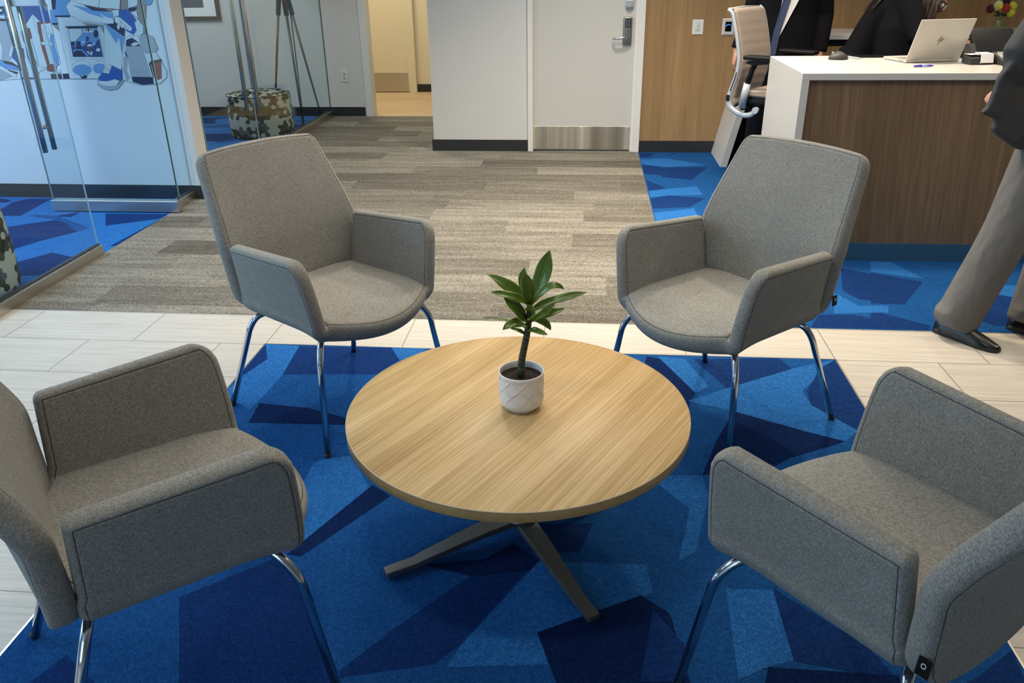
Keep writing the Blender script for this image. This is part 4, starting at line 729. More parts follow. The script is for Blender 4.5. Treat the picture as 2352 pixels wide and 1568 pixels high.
# ------------------------------------------------------------------ reception desk
DX, DF, DB, DZ = 1.070, 4.335, 5.15, .985
t = thing('reception_desk', 'reception desk with white waterfall top and brown wood front', 'desk', (3.0, 4.74, .002)); o = V(3.0, 4.74, .002)
def dk(name, lo, hi, m, bev=.002): return obj(name, bbox(V(*lo) - o, V(*hi) - o, bev), m, t)
dk('desktop', (DX, DF, DZ - .034), (5.4, DB, DZ), 'solid'); dk('end_panel', (DX, DF, .002), (DX + .038, DB, DZ - .034), 'solid', .0012)
dk('front_panel', (DX + .038, DF + .018, .1), (5.4, DF + .04, DZ - .034), 'walnut', .001); dk('plinth', (DX + .038, DF + .012, .002), (5.4, DF + .035, .1), 'bluebase', .001)
dk('end_panel', (5.362, DF + .04, .002), (5.4, DB, DZ - .034), 'solid', .001)
dk('modesty_panel', (DX + .038, DF + .04, .55), (5.36, DF + .055, DZ - .034), 'walnut', .001)
# credenza with leaning end panel
t = thing('credenza', 'back counter with white top, oak fronts and leaning white end panel along the oak wall', 'counter', (3.3, 6.82, .002)); o = V(3.3, 6.82, .002)
ZC = .993
bm = BM(); box(bm, V(1.275, 6.55, ZC - .038) - o, V(5.4, 7.098, ZC) - o, bev=.002); obj('countertop', bm, 'solid', t)
bm = BM(); A_ = [(1.068 - o.x, 0), (1.120 - o.x, 0), (1.325 - o.x, ZC - .04), (1.275 - o.x, ZC - .04)]; prism(bm, A_, 1, 6.55 - o.y, 7.098 - o.y); obj('end_panel', bm, 'solid', t)
bm = BM(); prism(bm, [(1.32 - o.x, ZC - .04), (5.38 - o.x, ZC - .04), (5.38 - o.x, ZC - .085), (1.32 - o.x, ZC - .085)], 1, 6.60 - o.y, 7.09 - o.y); obj('recess', bm, 'base', t)
for k in range(7):
    x0 = 1.33 + k * .578; bm = BM(); box(bm, V(x0, 6.565, .09) - o, V(x0 + .574, 6.585, ZC - .086) - o, bev=.001); obj('door', bm, 'walloak', t)
bm = BM(); box(bm, V(1.34, 6.585, .0) - o, V(5.37, 7.09, ZC - .086) - o); obj('carcass', bm, 'base', t)

# ------------------------------------------------------------------ things on the desk
def on(name, label, cat, x, y, rz=0, z=DZ + .002, group=None): return thing(name, label, cat, (x, y, z + .0005), rz, group)
t = on('computer_mouse', 'dark grey wireless computer mouse on the white desk', 'mouse', 1.405, 4.955, math.radians(100))
bm = BM(); bmesh.ops.create_uvsphere(bm, u_segments=28, v_segments=18, radius=1)
for v in bm.verts:
    x, y, z = v.co; zz = max(z, -.05); hump = .040 * (1 - .25 * (y - .25) ** 2); wd = .036 * (1 + .10 * math.cos(y * 3)); xx = x * wd + (-.006 if x < 0 and y < 0 else 0)
    v.co = (xx, y * .056, (zz + .05) * hump * (1.05 if y < .2 else .93))
obj('shell', bm, 'charcoal', t, smooth=True); bm = BM(); tube(bm, [(-.0035, .034, .0335), (.0035, .034, .0335)], .006, 12); obj('scroll_wheel', bm, 'silver', t)
t = on('stylus', 'thin silver stylus beside the black tablet on the desk', 'pen', 1.500, 4.985, math.radians(110)); bm = BM(); tube(bm, [(-.055, 0, .0045), (.05, 0, .0045), (.06, 0, .003)], [.0042, .0042, .001], 10); obj('barrel', bm, 'silver', t)
t = on('tablet_computer', 'thin black tablet lying behind the laptop corner', 'tablet', 1.63, 5.085, math.radians(2)); obj('body', bbox((-.13, -.052, 0), (.13, .052, .009), .003), 'black', t); obj('display', bbox((-.124, -.046, .0088), (.124, .046, .0096)), 'screen', t)
# laptop: lid leans back from the camera side, screen faces away
t = on('laptop', 'open champagne laptop with a dark slanted logo on its lid', 'laptop', 1.862, 4.80, math.radians(14)); lw = .158
obj('base', bbox((-lw, .0, 0), (lw, .215, .013), .003), 'laptop', t); bm = BM(); box(bm, (-lw + .015, .02, .0125), (lw - .015, .13, .0138)); obj('keyboard', bm, 'lapkeys', t)
LM = Matrix.Translation((0, .004, .012)) @ Matrix.Rotation(math.radians(20), 4, 'X')
bm = BM(); box(bm, (-lw, -.004, 0), (lw, .002, .222), bev=.002, mx=LM); lid = obj('lid', bm, 'laptop', t)
bm = BM(); box(bm, (-lw + .006, .0018, .012), (lw - .006, .0028, .214), mx=LM); obj('screen', bm, 'screen', lid)
bm = BM(); sl = .40
def stroke(x, z0, z1): prism(bm, [(x + z0 * sl, z0), (x + z0 * sl + .0022, z0), (x + z1 * sl + .0022, z1), (x + z1 * sl, z1)], 1, -.0050, -.0041)
for x, z0, z1 in ((-.016, -.008, .019), (-.0095, -.008, .0055), (-.003, -.024, .0065), (.0035, -.008, .0065)): stroke(x, z0, z1)
prism(bm, [(-.0083, .0052), (-.0040, .0052), (-.0031, .0074), (-.0074, .0074)], 1, -.0050, -.0041); prism(bm, [(-.0015 + .0034, .0052), (.0070, .0052), (.0079, .0074), (.0028, .0074)], 1, -.0050, -.0041)
bmesh.ops.transform(bm, matrix=LM @ Matrix.Translation((0.004, 0, .112)) @ Matrix.Diagonal((1.25, 1, 1.25, 1)), verts=bm.verts); obj('logo', bm, 'logo', lid)
for x in (-.105, .105): bm = BM(); box(bm, (x - .016, -.0048, .004), (x + .016, -.0038, .006), mx=LM); obj('hinge_mark', bm, 'lapkeys', lid)
bm = BM()
for y in (.03, .045, .056): sphere(bm, (-lw - .0002, y, .007), .0025, 8)
obj('port', bm, 'black', t)
t = on('ballpoint_pen', 'blue ballpoint pen lying in front of the laptop', 'pen', 1.728, 4.56, math.radians(12)); bm = BM(); tube(bm, [(-.052, 0, .006), (-.046, 0, .006), (-.008, 0, .006)], [.0035, .0055, .0055], 12); obj('barrel', bm, 'bluepen', t)
bm = BM(); tube(bm, [(-.008, 0, .006), (.022, 0, .006)], .0053, 12); obj('clear_grip', bm, 'lightpen', t); bm = BM(); tube(bm, [(.022, 0, .006), (.046, 0, .006), (.058, 0, .005)], [.0055, .005, .0015], 12); obj('cap', bm, 'bluepen', t)
# dark desk terminal seen from behind, tilted on a wedge stand
t = on('payment_terminal', 'black tilted desk terminal on a wedge stand behind the card holder', 'terminal', 2.215, 4.93, math.radians(10))
TM = Matrix.Translation((0, 0, .085)) @ Matrix.Rotation(math.radians(-38), 4, 'X')
bm = BM(); box(bm, (-.125, -.018, -.080), (.125, .018, .085), bev=.014, seg=3, mx=TM); obj('housing', bm, 'black', t, angle=35)
bm = BM(); box(bm, (-.115, .016, -.07), (.115, .0195, .075), mx=TM); obj('screen', bm, 'screen', t)
bm = BM(); prism(bm, [(-.07, 0), (.09, 0), (.05, .075), (.0, .075)], 0, -.12, .12); obj('stand', bm, 'black', t)
bm = BM(); prism(bm, [(-.085, .0), (-.01, .0), (.03, .075), (-.02, .085)], 0, -.150, -.110); obj('side_reader', bm, 'charcoal', t)
bm = BM(); tube(bm, fillet([(.0, -.07, .03), (.02, -.10, .02), (.03, -.12, .004), (.10, -.12, .004)], .02), .0025, 8); obj('cable', bm, 'black', t)
t = on('card_holder', 'black desktop holder with white note slips at the desk front', 'card holder', 2.05, 4.72, math.radians(8)); bm = BM(); prism(bm, [(-.045, 0), (.04, 0), (.04, .045), (-.02, .038), (-.045, .03)], 0, -.05, .075); obj('base', bm, 'charcoal', t)
bm = BM(); prism(bm, [(-.048, .006), (-.046, .006), (.0, .050), (-.002, .050)], 0, -.002, .072); bb_ = obj('note_slip', bm, 'paper', t); bm = BM(); box(bm, (-.052, -.03, .0465), (.02, .03, .0475)); obj('note_slip', bm, 'paper', t); bm = BM(); prism(bm, [(-.052, .008), (-.050, .008), (-.040, .050), (.02, .053), (.02, .0545), (-.042, .052)], 0, .0, .068); obj('note_slip', bm, 'paper', t)
t = on('label_box', 'black box with white printed arc and lines on its sloping face', 'box', 2.215, 4.705, math.radians(8)); bm = BM(); prism(bm, [(-.055, 0), (.055, 0), (.055, .055), (-.055, .018)], 0, -.07, .085); bx = obj('body', bm, 'charcoal', t)
ang = math.atan2(.037, .11); SM = Matrix.Translation((0, -.055, .0185)) @ Matrix.Rotation(ang, 4, 'X'); bm = BM()
for k in range(9): box(bm, (-.055, .018 + k * .009, 0), (-.020 - (k * 7 % 4) * .004, .021 + k * .009, .0007), mx=SM)
box(bm, (-.045, .105, 0), (.06, .109, .0007), mx=SM); box(bm, (.035, .012, 0), (.07, .085, .0007), mx=SM)
for r, w in ((.062, .010), (.046, .004)):
    for k in range(12):
        a0, a1 = -.65 + k * .115, -.65 + (k + 1) * .115
        f = bm.faces.new([bm.verts.new(SM @ V(-.040 + rr * math.cos(a), .055 + rr * math.sin(a), .0007)) for rr, a in ((r, a0), (r + w, a0), (r + w, a1), (r, a1))])
obj('print', bm, 'paper', bx)

# flowers on the credenza
t = thing('flower_vase', 'small glass vase of red, yellow and purple flowers on the back counter', 'flowers', (3.045, 6.76, ZC + .0028))
bm = BM(); lathe(bm, [(.0, .004), (.032, .003), (.045, .02), (.048, .05), (.035, .075), (.030, .09), (.036, .10), (.034, .10), (.028, .09), (.033, .075), (.045, .05), (.042, .022), (.0, .008)], seg=28); obj('vase', bm, 'glass', t)
bm = BM(); rnd = random.Random(3)
for k in range(9):
    a = k * .7; tube(bm, fillet([(.02 * math.cos(a), .02 * math.sin(a), .012), (.012 * math.cos(a + 2), .012 * math.sin(a + 2), .08), (.05 * math.cos(a), .03 * math.sin(a), .13)], .02, 3), .0022, 6)
obj('stems', bm, 'leaf', t)
bm = BM()
for k in range(10):
    a = k * 1.1; sphere(bm, (.03 * math.cos(a), .025 * math.sin(a), .105 + .01 * (k % 3)), .02, 8, sc=(1, .5, .35))
obj('foliage', bm, 'stem', t)
for nm, c, p, r in (('petal_white', (.62, .66, .30), (-.045, -.03, .175), .034), ('petal_yellow', (.72, .58, .03), (-.040, -.052, .165), .020), ('petal_red', (.42, .035, .02), (.008, -.045, .158), .030), ('petal_dark', (.12, .006, .015), (-.088, -.01, .152), .032), ('petal_purple', (.04, .012, .035), (.018, .0, .198), .030), ('petal_lemon', (.60, .62, .06), (.060, -.02, .165), .034), ('petal_lemon', None, (.055, -.03, .125), .030)):
    if c: M[nm] = mat(nm, c, .7)
    bm = BM()
    for ringi in range(4):
        for k in range(12):
            a = k * PI / 6 + ringi * .26; e = .15 + ringi * .38
            d = V(math.cos(a) * math.cos(e), -math.sin(e) * .75 + .1, math.sin(a) * math.cos(e))
            m_ = Matrix.Translation(V(*p) + d * r * .62) @ d.to_track_quat('Z', 'Y').to_matrix().to_4x4() @ Matrix.Diagonal((r * .26, r * .14, r * .5, 1))
            bmesh.ops.create_uvsphere(bm, u_segments=6, v_segments=5, radius=1, matrix=m_)
    obj('blossom', bm, nm, t, smooth=True)
# low red chair back / tray behind the laptop
t = thing('red_tray', 'dark red rounded tray standing on the back counter behind the laptop', 'tray', (2.49, 6.80, ZC + .0028))
bm = BM(); pts = [(-.17, 0), (.17, 0), (.17, .038)] + [(.14 + .03 * math.cos(a), .038 + .022 * math.sin(a)) for a in [k * PI / 12 for k in range(7)]] + [(-.14 - .03 * math.cos(a), .038 + .022 * math.sin(a)) for a in [PI / 2 - k * PI / 12 for k in range(7)]]
prism(bm, pts, 1, -.11, .11); obj('tray', bm, 'red', t)

# ------------------------------------------------------------------ ottomans
def ottoman(x, y, r, h, label, rz):
    t = thing('ottoman', label, 'ottoman', (x, y, .002), rz, 'patterned round ottomans')
    bm = BM(); uv = bm.loops.layers.uv.new('wrap'); prof = [(r - .03, 0), (r - .005, .012), (r, .04), (r + .006, h * .5), (r, h - .04), (r - .006, h - .018), (r - .03, h - .003)] + [(r * q, h + .008 * (1 - q * q)) for q in (.85, .7, .55, .4, .25, .1, 0)]
    lathe(bm, prof, seg=64, uv=uv)
    # flat projection for the top
    for f in bm.faces:
        if f.calc_center_median().z > h - .003:
            for lp in f.loops: lp[uv].uv = (lp.vert.co.x, lp.vert.co.y)
    obj('cushion', bm, 'hex', t); bm = BM(); tube(bm, [((r - .004) * math.cos(a), (r - .004) * math.sin(a), h - .014) for a in [k * PI / 32 for k in range(65)]], .004, 6); obj('piping', bm, 'charcoal', t)
    bm = BM(); lathe(bm, [(0, -.002), (r - .04, -.002), (r - .04, .002), (0, .002)], seg=32); obj('base', bm, 'black', t)
ottoman(-3.17, 7.795, .300, .405, 'round hexagon camouflage ottoman in the rear glass room below the tripod lamp', 0)
ottoman(-3.19, 3.58, .285, .42, 'round hexagon camouflage ottoman at the left frame edge behind the front glass wall', 1.0)
# tripod lamp
TB = V(-3.03, 8.42, .002); t = thing('tripod_floor_lamp', 'bronze tripod floor lamp standing behind the ottoman in the rear glass room', 'floor lamp', TB)
M['bronze'] = mat('dark_bronze', (.085, .062, .052), .4, .6)
hub = V(0, 0, 1.46)
for tx, ty in ((-.33, .20), (.13, -.22), (.195, .20)):
    bm = BM(); ft = V(tx, ty, .0); k1 = hub + (ft - hub) * .28
    tube(bm, [hub, k1], [(.030, .013), (.024, .011)], 4, up=(0, 1, 0)); tube(bm, [k1, ft + V(0, 0, .004)], [(.014, .010), (.009, .007)], 8, up=(0, 1, 0)); obj('leg', bm, 'bronze', t)
bm = BM(); lathe(bm, [(0, 1.40), (.05, 1.41), (.055, 1.46), (.04, 1.50), (.012, 1.52), (.012, 1.60), (0, 1.60)], seg=24); obj('hub', bm, 'bronze', t)
bm = BM(); lathe(bm, [(.20, 1.56), (.17, 1.86), (.168, 1.86), (.198, 1.56)], seg=40); obj('lamp_shade', bm, 'paper', t)

# ------------------------------------------------------------------ drafting stool behind the desk
ST = thing('task_chair', 'tall office chair with taupe mesh back and pale silver frame at the desk end', 'office chair', (1.25, 5.65, .002), math.atan2(-.6, .8) - PI / 2)
def bz(y): return y
bar = [V(0, y, z - .002) for y, z in BAR]
for sx in (.214, -.214):
    pts = fillet([p + V(sx, 0, 0) for p in bar], .04, 5); nn = len(pts); bm = BM()
    tube(bm, pts, [(.012 + .005 * min(1, max(0, (k / nn - .35) / .3)), .008) for k in range(nn)], 12, up=(1, 0, 0)); fb = obj('frame_bar', bm, 'silver', ST)
    bm = BM(); e = pts[-1]; tube(bm, [e - V(.014, 0, 0), e + V(.014, 0, 0)], .021, 20); obj('pivot', bm, 'silver', fb)
    bm = BM(); tube(bm, [pts[int(nn * f)] + V(math.copysign(.0100, sx), .002, 0) for f in (.40, .44, .48, .52)], [(.003, .002)] * 4, 6); box(bm, pts[int(nn * .58)] - V(.012, .012, .02), pts[int(nn * .58)] + V(.012, .012, .02), bev=.003); obj('adjuster', bm, 'black', fb)
bm = BM(); tube(bm, [V(-.21, BAR[0][0], BAR[0][1] - .004), V(0, BAR[0][0] - .008, BAR[0][1] + .002), V(.21, BAR[0][0], BAR[0][1] - .004)], .008, 10); obj('top_rail', bm, 'silver', ST)
# padded mesh skin between the bars
prof = [(-.284, 1.219), (-.266, 1.200), (-.240, 1.122), (-.212, 1.025), (-.188, .925), (-.190, .835), (-.212, .745), (-.228, .665), (-.205, .615)]
pp = fillet([V(0, y, z) for y, z in prof], .04, 5); bm = BM(); nu = 22; A_, B_ = [], []
for k, p in enumerate(pp):
    v = k / (len(pp) - 1); wv = .0016 * math.sin(v * 75) * (1 if v > .15 else 0)
    ra, rb = [], []
    for i in range(nu + 1):
        u = 2 * i / nu - 1; hw = .207 - (.03 * (1 - v / .06) ** 2 if v < .06 else 0) ; e = rim((1 - abs(u)) * hw, .02, 1.)
        e *= rim(min(v, 1 - v) * .53, .015, 1.); yy = p.y - .016 * (1 - u * u) + .006
        ra.append(bm.verts.new((u * hw, yy + .012 * e + wv * e, p.z))); rb.append(bm.verts.new((u * hw, yy - .012 * e, p.z)))
    A_.append(ra); B_.append(rb)
for G, rv in ((A_, 0), (B_, 1)):
    for k in range(len(pp) - 1):
        for i in range(nu): q = [G[k][i], G[k][i + 1], G[k + 1][i + 1], G[k + 1][i]]; f = bm.faces.new(q[::-1] if rv else q); f.smooth = True
bmesh.ops.remove_doubles(bm, verts=bm.verts, dist=.0002); obj('backrest', bm, 'seatskin', ST)
bm = BM(); prism(bm, [(-.15, .722), (-.11, .732), (.0, .735), (.20, .735), (.245, .718), (.252, .70), (.23, .692), (-.12, .692), (-.15, .70)], 0, -.225, .225); bmesh.ops.bevel(bm, geom=list(bm.edges), offset=.012, segments=3, affect='EDGES'); obj('seat', bm, 'seatskin', ST, angle=60)
bm = BM(); box(bm, (-.215, -.15, .640), (.215, .20, .695), bev=.02, seg=3); box(bm, (-.09, -.12, .56), (.09, .12, .67), bev=.02, seg=3); obj('seat_pan', bm, 'black', ST, angle=40)
for s in (1, -1):
    bm = BM(); tube(bm, [V(s * .22, -.135, .628), V(s * .245, -.115, .70), V(s * .25, -.10, .78)], [(.026, .022), (.024, .02), (.023, .019)], 14, up=(1, 0, 0)); ar = obj('arm_post', bm, 'silver', ST)
    bm = BM(); tube(bm, [V(s * .25, -.10, .775), V(s * .25, -.075, .87), V(s * .25, -.06, .90)], [(.019, .016), (.017, .014), (.017, .014)], 12, up=(1, 0, 0)); obj('inner_post', bm, 'black', ar); bm = BM(); tube(bm, [V(s * .22, -.14, .625), V(s * .16, -.10, .63)], .022, 10); obj('arm_mount', bm, 'black', ar)
    bm = BM(); prism(bm, [(-.115, .905), (-.06, .893), (.03, .905), (.05, .918), (-.10, .918)], 0, s * .25 - .028, s * .25 + .028); box(bm, (s * .25 - .045, -.13, .926), (s * .25 + .045, .125, .952), bev=.011, seg=3); obj('arm_pad', bm, 'black', ST, angle=40)
bm = BM(); tube(bm, [(0, 0, .08), (0, 0, .34)], .030, 20); tube(bm, [(0, 0, .34), (0, 0, .57)], .016, 16); obj('gas_column', bm, 'black', ST)
bm = BM(); tube(bm, [(.23 * math.cos(a), .23 * math.sin(a), .26) for a in [k * PI / 20 for k in range(41)]], .011, 10)
for k in range(3): a = k * 2 * PI / 3; tube(bm, [(0, 0, .26), (.23 * math.cos(a), .23 * math.sin(a), .26)], .008, 8)
obj('foot_ring', bm, 'chrome', ST)
for k in range(5):
    a = k * 2 * PI / 5 + .3; bm = BM(); d = V(math.cos(a), math.sin(a), 0); tube(bm, [V(0, 0, .10), d * .30 + V(0, 0, .072)], [(.026, .016), (.017, .010)], 8, up=(0, 0, 1)); la = obj('base_leg', bm, 'black', ST)
    bm = BM(); s = V(-d.y, d.x, 0)
    for q in (-.014, .014): tube(bm, [d * .30 + s * (q - .009) + V(0, 0, .028), d * .30 + s * (q + .009) + V(0, 0, .028)], .0275, 18)
    tube(bm, [d * .30 + V(0, 0, .028), d * .30 + V(0, 0, .075)], .007, 8); obj('caster', bm, 'darkrubber', la)

# ------------------------------------------------------------------ people
def soft(o, vox=.011, it=6, fac=.6):
    r = o.modifiers.new('merge', 'REMESH'); r.mode = 'VOXEL'; r.voxel_size = vox; r.use_smooth_shade = True
    s = o.modifiers.new('smooth', 'SMOOTH'); s.iterations = it; s.factor = fac; return o
def ell(bm, rings, side=(1, 0, 0), seg=24):
    """rings: (centre, rx, ry); rx lies along `side`"""
    tube(bm, [r[0] for r in rings], [(r[1], r[2]) for r in rings], seg, up=Vector(side).cross(Vector((0, 0, 1))) if abs(Vector(side).z) < .9 else (0, 1, 0))
def hand(bm, w, d, palm_n, side, curl=.5, s=1.):
    """w wrist, d pointing direction, palm_n palm normal, side +1/-1 where the thumb leaves"""
    d = Vector(d).normalized(); n_ = Vector(palm_n); n_ = (n_ - d * n_.dot(d)).normalized(); x = d.cross(n_).normalized() * side
    tube(bm, [w - d * .03, w + d * .01, w + d * .045 * s, w + d * .088 * s], [(.024, .019), (.028, .017), (.040, .015), (.040, .012)], 12, up=n_)
    for i, (o_, L) in enumerate(((.030, .070), (.0105, .078), (-.0095, .073), (-.029, .058))):
        b = w + d * (.082 * s) + x * o_ * s; c = curl * (1 + .12 * i); L *= s
        p1 = b + (d * math.cos(c * .5) + n_ * math.sin(c * .5)) * L * .45; p2 = p1 + (d * math.cos(c * 1.3) + n_ * math.sin(c * 1.3)) * L * .32; p3 = p2 + (d * math.cos(c * 2) + n_ * math.sin(c * 2)) * L * .25
        tube(bm, [b - d * .02, b, p1, p2, p3], [.0095, .0092, .0085, .0078, .0055], 8)
    b = w + d * .022 + x * .024; tube(bm, [b - x * .01, b + x * .02 + d * .022 + n_ * .008, b + x * .032 + d * .048 + n_ * .016, b + x * .034 + d * .066 + n_ * .022], [.013, .0115, .0095, .006], 8)
def head(bm, c, fwd, up):
    f = Vector(fwd).normalized(); u = Vector(up); u = (u - f * u.dot(f)).normalized(); s = f.cross(u)
    R_ = Matrix((s, f, u)).transposed().to_4x4(); T = Matrix.Translation(c) @ R_
    for p, r in (((0, -.012, .03), (.076, .094, .088)), ((0, .012, -.03), (.062, .076, .085)), ((0, .040, -.075), (.040, .042, .036)), ((0, .090, -.012), (.011, .018, .018)), ((0, .083, .008), (.009, .014, .030)), ((0, .076, -.052), (.022, .012, .007)), ((0, .080, .036), (.050, .016, .010)), ((.074, -.008, -.005), (.010, .022, .032)), ((-.074, -.008, -.005), (.010, .022, .032))):
        bmesh.ops.create_uvsphere(bm, u_segments=20, v_segments=14, radius=1, matrix=T @ Matrix.Translation(p) @ Matrix.Diagonal((*r, 1)))
    return T
def eyes(T, parent):
    for sx in (-1, 1):
        bm = BM(); bmesh.ops.create_uvsphere(bm, u_segments=12, v_segments=8, radius=.012, matrix=T @ Matrix.Translation((sx * .031, .079, .012))); e = obj('eye', bm, 'paper', parent, smooth=True)
        bm = BM(); bmesh.ops.create_uvsphere(bm, u_segments=10, v_segments=6, radius=.006, matrix=T @ Matrix.Translation((sx * .031, .0875, .012))); obj('iris', bm, 'black', e, smooth=True)
def shoe(parent, heel, toe, side_up=0):
    heel, toe = Vector(heel), Vector(toe); d = (toe - heel); L = d.length; d.normalize(); s = d.cross(V(0, 0, 1))
    bm = BM(); prof = [(0, .012, .030, .046), (.006, .022, .030, .052), (.018, .030, .030, .056), (.05, .035, .038, .062), (.12, .036, .036, .072), (.17, .041, .030, .058), (.21, .044, .024, .046), (.25, .038, .018, .030), (.270, .030, .014, .024), (.281, .020, .012, .019), (.285, .010, .012, .014)]
    rg = []
    for x, w, zc, h in prof:
        c = heel + d * x * L / .285; rg.append([bm.verts.new(c + s * w * math.cos(a) * (1 if math.sin(a) < 0 else .86) + V(0, 0, (.004 if math.sin(a) < 0 else .004) + (h * max(0, math.sin(a)) if math.sin(a) > 0 else 0))) for a in [2 * PI * k / 20 for k in range(20)]])
    for a, b in zip(rg, rg[1:]):
        for k in range(20): f = bm.faces.new([a[k], a[(k + 1) % 20], b[(k + 1) % 20], b[k]]); f.smooth = True
    bm.faces.new(rg[0][::-1]); bm.faces.new(rg[-1]); sh = obj('shoe', bm, 'leather', parent)
    m_ = sh.modifiers.new('round', 'SUBSURF'); m_.levels = 1; m_.render_levels = 2
    bm = BM(); pl = [heel + d * (x * L / .285) + s * w * sg * .96 for sg, seq in ((1, prof), (-1, prof[::-1])) for x, w, _, _ in seq]
    lo = [bm.verts.new((p.x, p.y, 0)) for p in pl]; hi = [bm.verts.new((p.x, p.y, .010)) for p in pl]
    bm.faces.new(lo); bm.faces.new(hi[::-1])
    for k in range(len(pl)): bm.faces.new([lo[k], lo[(k + 1) % len(pl)], hi[(k + 1) % len(pl)], hi[k]])
    h0 = heel + d * .035; tube(bm, [h0, h0 + V(0, 0, .02)], .031, 16); obj('sole', bm, 'darkrubber', sh); return sh, d, s
def person(name, label, base, J, skin, jacket, trouser, gloves=None, hem=None, extra=None):
    t = thing(name, label, 'person', base); o = Vector(base)
    g = {k: (Vector(v) - o if not isinstance(v, (float, int)) else v) for k, v in J.items() if k not in ('fwd', 'hup', 'side', 'lh', 'rh')}
    sd = Vector(J['side'])
    b = BM(); ell(b, [(g['pelvis'], .13, .09), ((g['pelvis'] + g['chest']) / 2, .12, .085), (g['chest'], .14, .09), (g['neck'] - (g['neck'] - g['chest']) * .25, .10, .06), (g['neck'], .052, .05)], sd)
    tube(b, [g['neck'] - V(0, 0, .03), g['neck'], g['head'] - Vector(J['hup']).normalized() * .06], [.056, .052, .050], 16)
    T = head(b, g['head'], J['fwd'], J['hup'])
    for q in 'lr':
        tube(b, [g['sh' + q], (g['sh' + q] + g['el' + q]) / 2, g['el' + q], (g['el' + q] + g['wr' + q]) / 2, g['wr' + q]], [.050, .044, .036, .034, .025], 12)
        dd, nn, ss, cu = J[q + 'h']; hand(b, g['wr' + q], dd, nn, ss, cu)
        tube(b, [g['hi' + q], (g['hi' + q] + g['kn' + q]) / 2, g['kn' + q], g['kn' + q] * .6 + g['an' + q] * .4, g['an' + q], g['an' + q] - V(0, 0, .05)], [.085, .072, .052, .050, .036, .036], 14)
        ell(b, [(g['chest'] + (g['neck'] - g['chest']) * .6, .06, .05), (g['sh' + q], .052, .05)], (0, 0, 1) if False else sd)
    body = soft(obj('body', b, skin, t), .0085, 3, .5); eyes(T, t)
    j = BM(); hp = g.get('hemc', g['pelvis'] - V(0, 0, .10)); mid = (g['pelvis'] * .45 + g['chest'] * .55)
    w_ = g.get('wide', 1.)
    ell(j, [(hp, .195 * w_, .145), (hp + (g['pelvis'] - hp) * .6, .190 * w_, .135), (mid, .180 * w_, .120), (g['chest'], .195 * w_, .130), (g['chest'] + (g['neck'] - g['chest']) * .55, .175, .105), (g['neck'] - (g['neck'] - g['chest']) * .08, .075, .07)], sd)
    for q in 'lr':
        s0 = g['sh' + q]; c0 = g['chest'] + (g['neck'] - g['chest']) * .62
        ell(j, [(c0, .08, .08), ((c0 + s0) / 2, .08, .075), (s0, .070, .070)], sd)
        cuff = g['wr' + q] * .93 + g['el' + q] * .07
        tube(j, [s0 + V(0, 0, .01), s0 * .5 + g['el' + q] * .5, g['el' + q], g['el' + q] * .5 + cuff * .5, cuff], [.078, .070, .060, .054, .045], 18)
    if extra: extra(j, o)
    soft(obj('jacket', j, jacket, t), .009, 4)
    p = BM(); ell(p, [(g['pelvis'] + V(0, 0, .05), .15, .115), (g['pelvis'] - V(0, 0, .04), .165, .125), ((g['hil'] + g['hir']) / 2 - V(0, 0, .06), .13, .11)], sd)
    for q in 'lr':
        A_, B_, C_ = g['hi' + q], g['kn' + q], g['an' + q]
        low = C_ - V(0, 0, .045)
        tube(p, fillet([A_, B_, low], .12, 4), [.105 - .037 * min(1, k / 4) if k < 4 else .072 for k in range(7)] if False else [.108, .100, .097, .095, .094, .093, .093][:7], 20)
        # soft break of the cloth over the shoe
        bk = C_ + V(0, 0, .02); tube(p, [bk - V(0, 0, .012), bk, bk + V(0, 0, .012)], [.086, .090, .086], 18)
    soft(obj('trousers', p, trouser, t), .012, 5)
    return t, T, g, o

# man in the black suit behind the desk
bx, by = 1.36, 6.16
J = dict(wide=1.14, pelvis=(bx, by, .97), chest=(bx, by, 1.30), neck=(bx, by + .01, 1.53), head=(bx, by - .02, 1.68), fwd=(-.1, -1, -.2), hup=(0, -.15, 1), side=(1, 0, 0),
         shl=(bx - .19, by, 1.455), shr=(bx + .19, by, 1.455), ell=(bx - .235, by + .03, 1.16), elr=(bx + .262, by + .03, 1.15), wrl=(bx - .325, by - .02, .915), wrr=(bx + .245, by - .05, .895),
         hil=(bx - .09, by, .93), hir=(bx + .09, by, .93), knl=(bx - .10, by - .01, .50), knr=(bx + .10, by - .01, .50), anl=(bx - .11, by + .02, .09), anr=(bx + .11, by + .02, .09),
         lh=((-.12, -.05, -1), (1, .1, 0), -1, .55), rh=((.0, -.05, -1), (-1, .1, 0), 1, .55))
t, T, g, o = person('person', 'person in a black suit, white shirt and navy tie standing behind the desk end', (bx, by, .002), J, 'skin', 'blacksuit', 'blacksuit')
for sx in (-1, 1): shoe(t, V(bx + sx * .11, by + .08, .002) - o, V(bx + sx * .13, by - .20, .002) - o)
def front(name, pts, m, y, par):
    bm = BM(); a = [bm.verts.new(V(x, y + .9 * (x - bx) ** 2, z) - o) for x, z in pts]; b = [bm.verts.new(V(x, y + .012 + .9 * (x - bx) ** 2, z) - o) for x, z in pts]
    bm.faces.new(a); bm.faces.new(b[::-1])
    for k in range(len(a)): bm.faces.new([a[k], a[(k + 1) % len(a)], b[(k + 1) % len(a)], b[k]])
    return obj(name, bm, m, par)
front('shirt', [(bx - .04, 1.50), (bx + .06, 1.52), (bx + .06, 1.36), (bx + .035, 1.25), (bx - .060, 1.03), (bx - .085, 1.00), (bx - .075, 1.2)], 'shirt', by - .138, t)
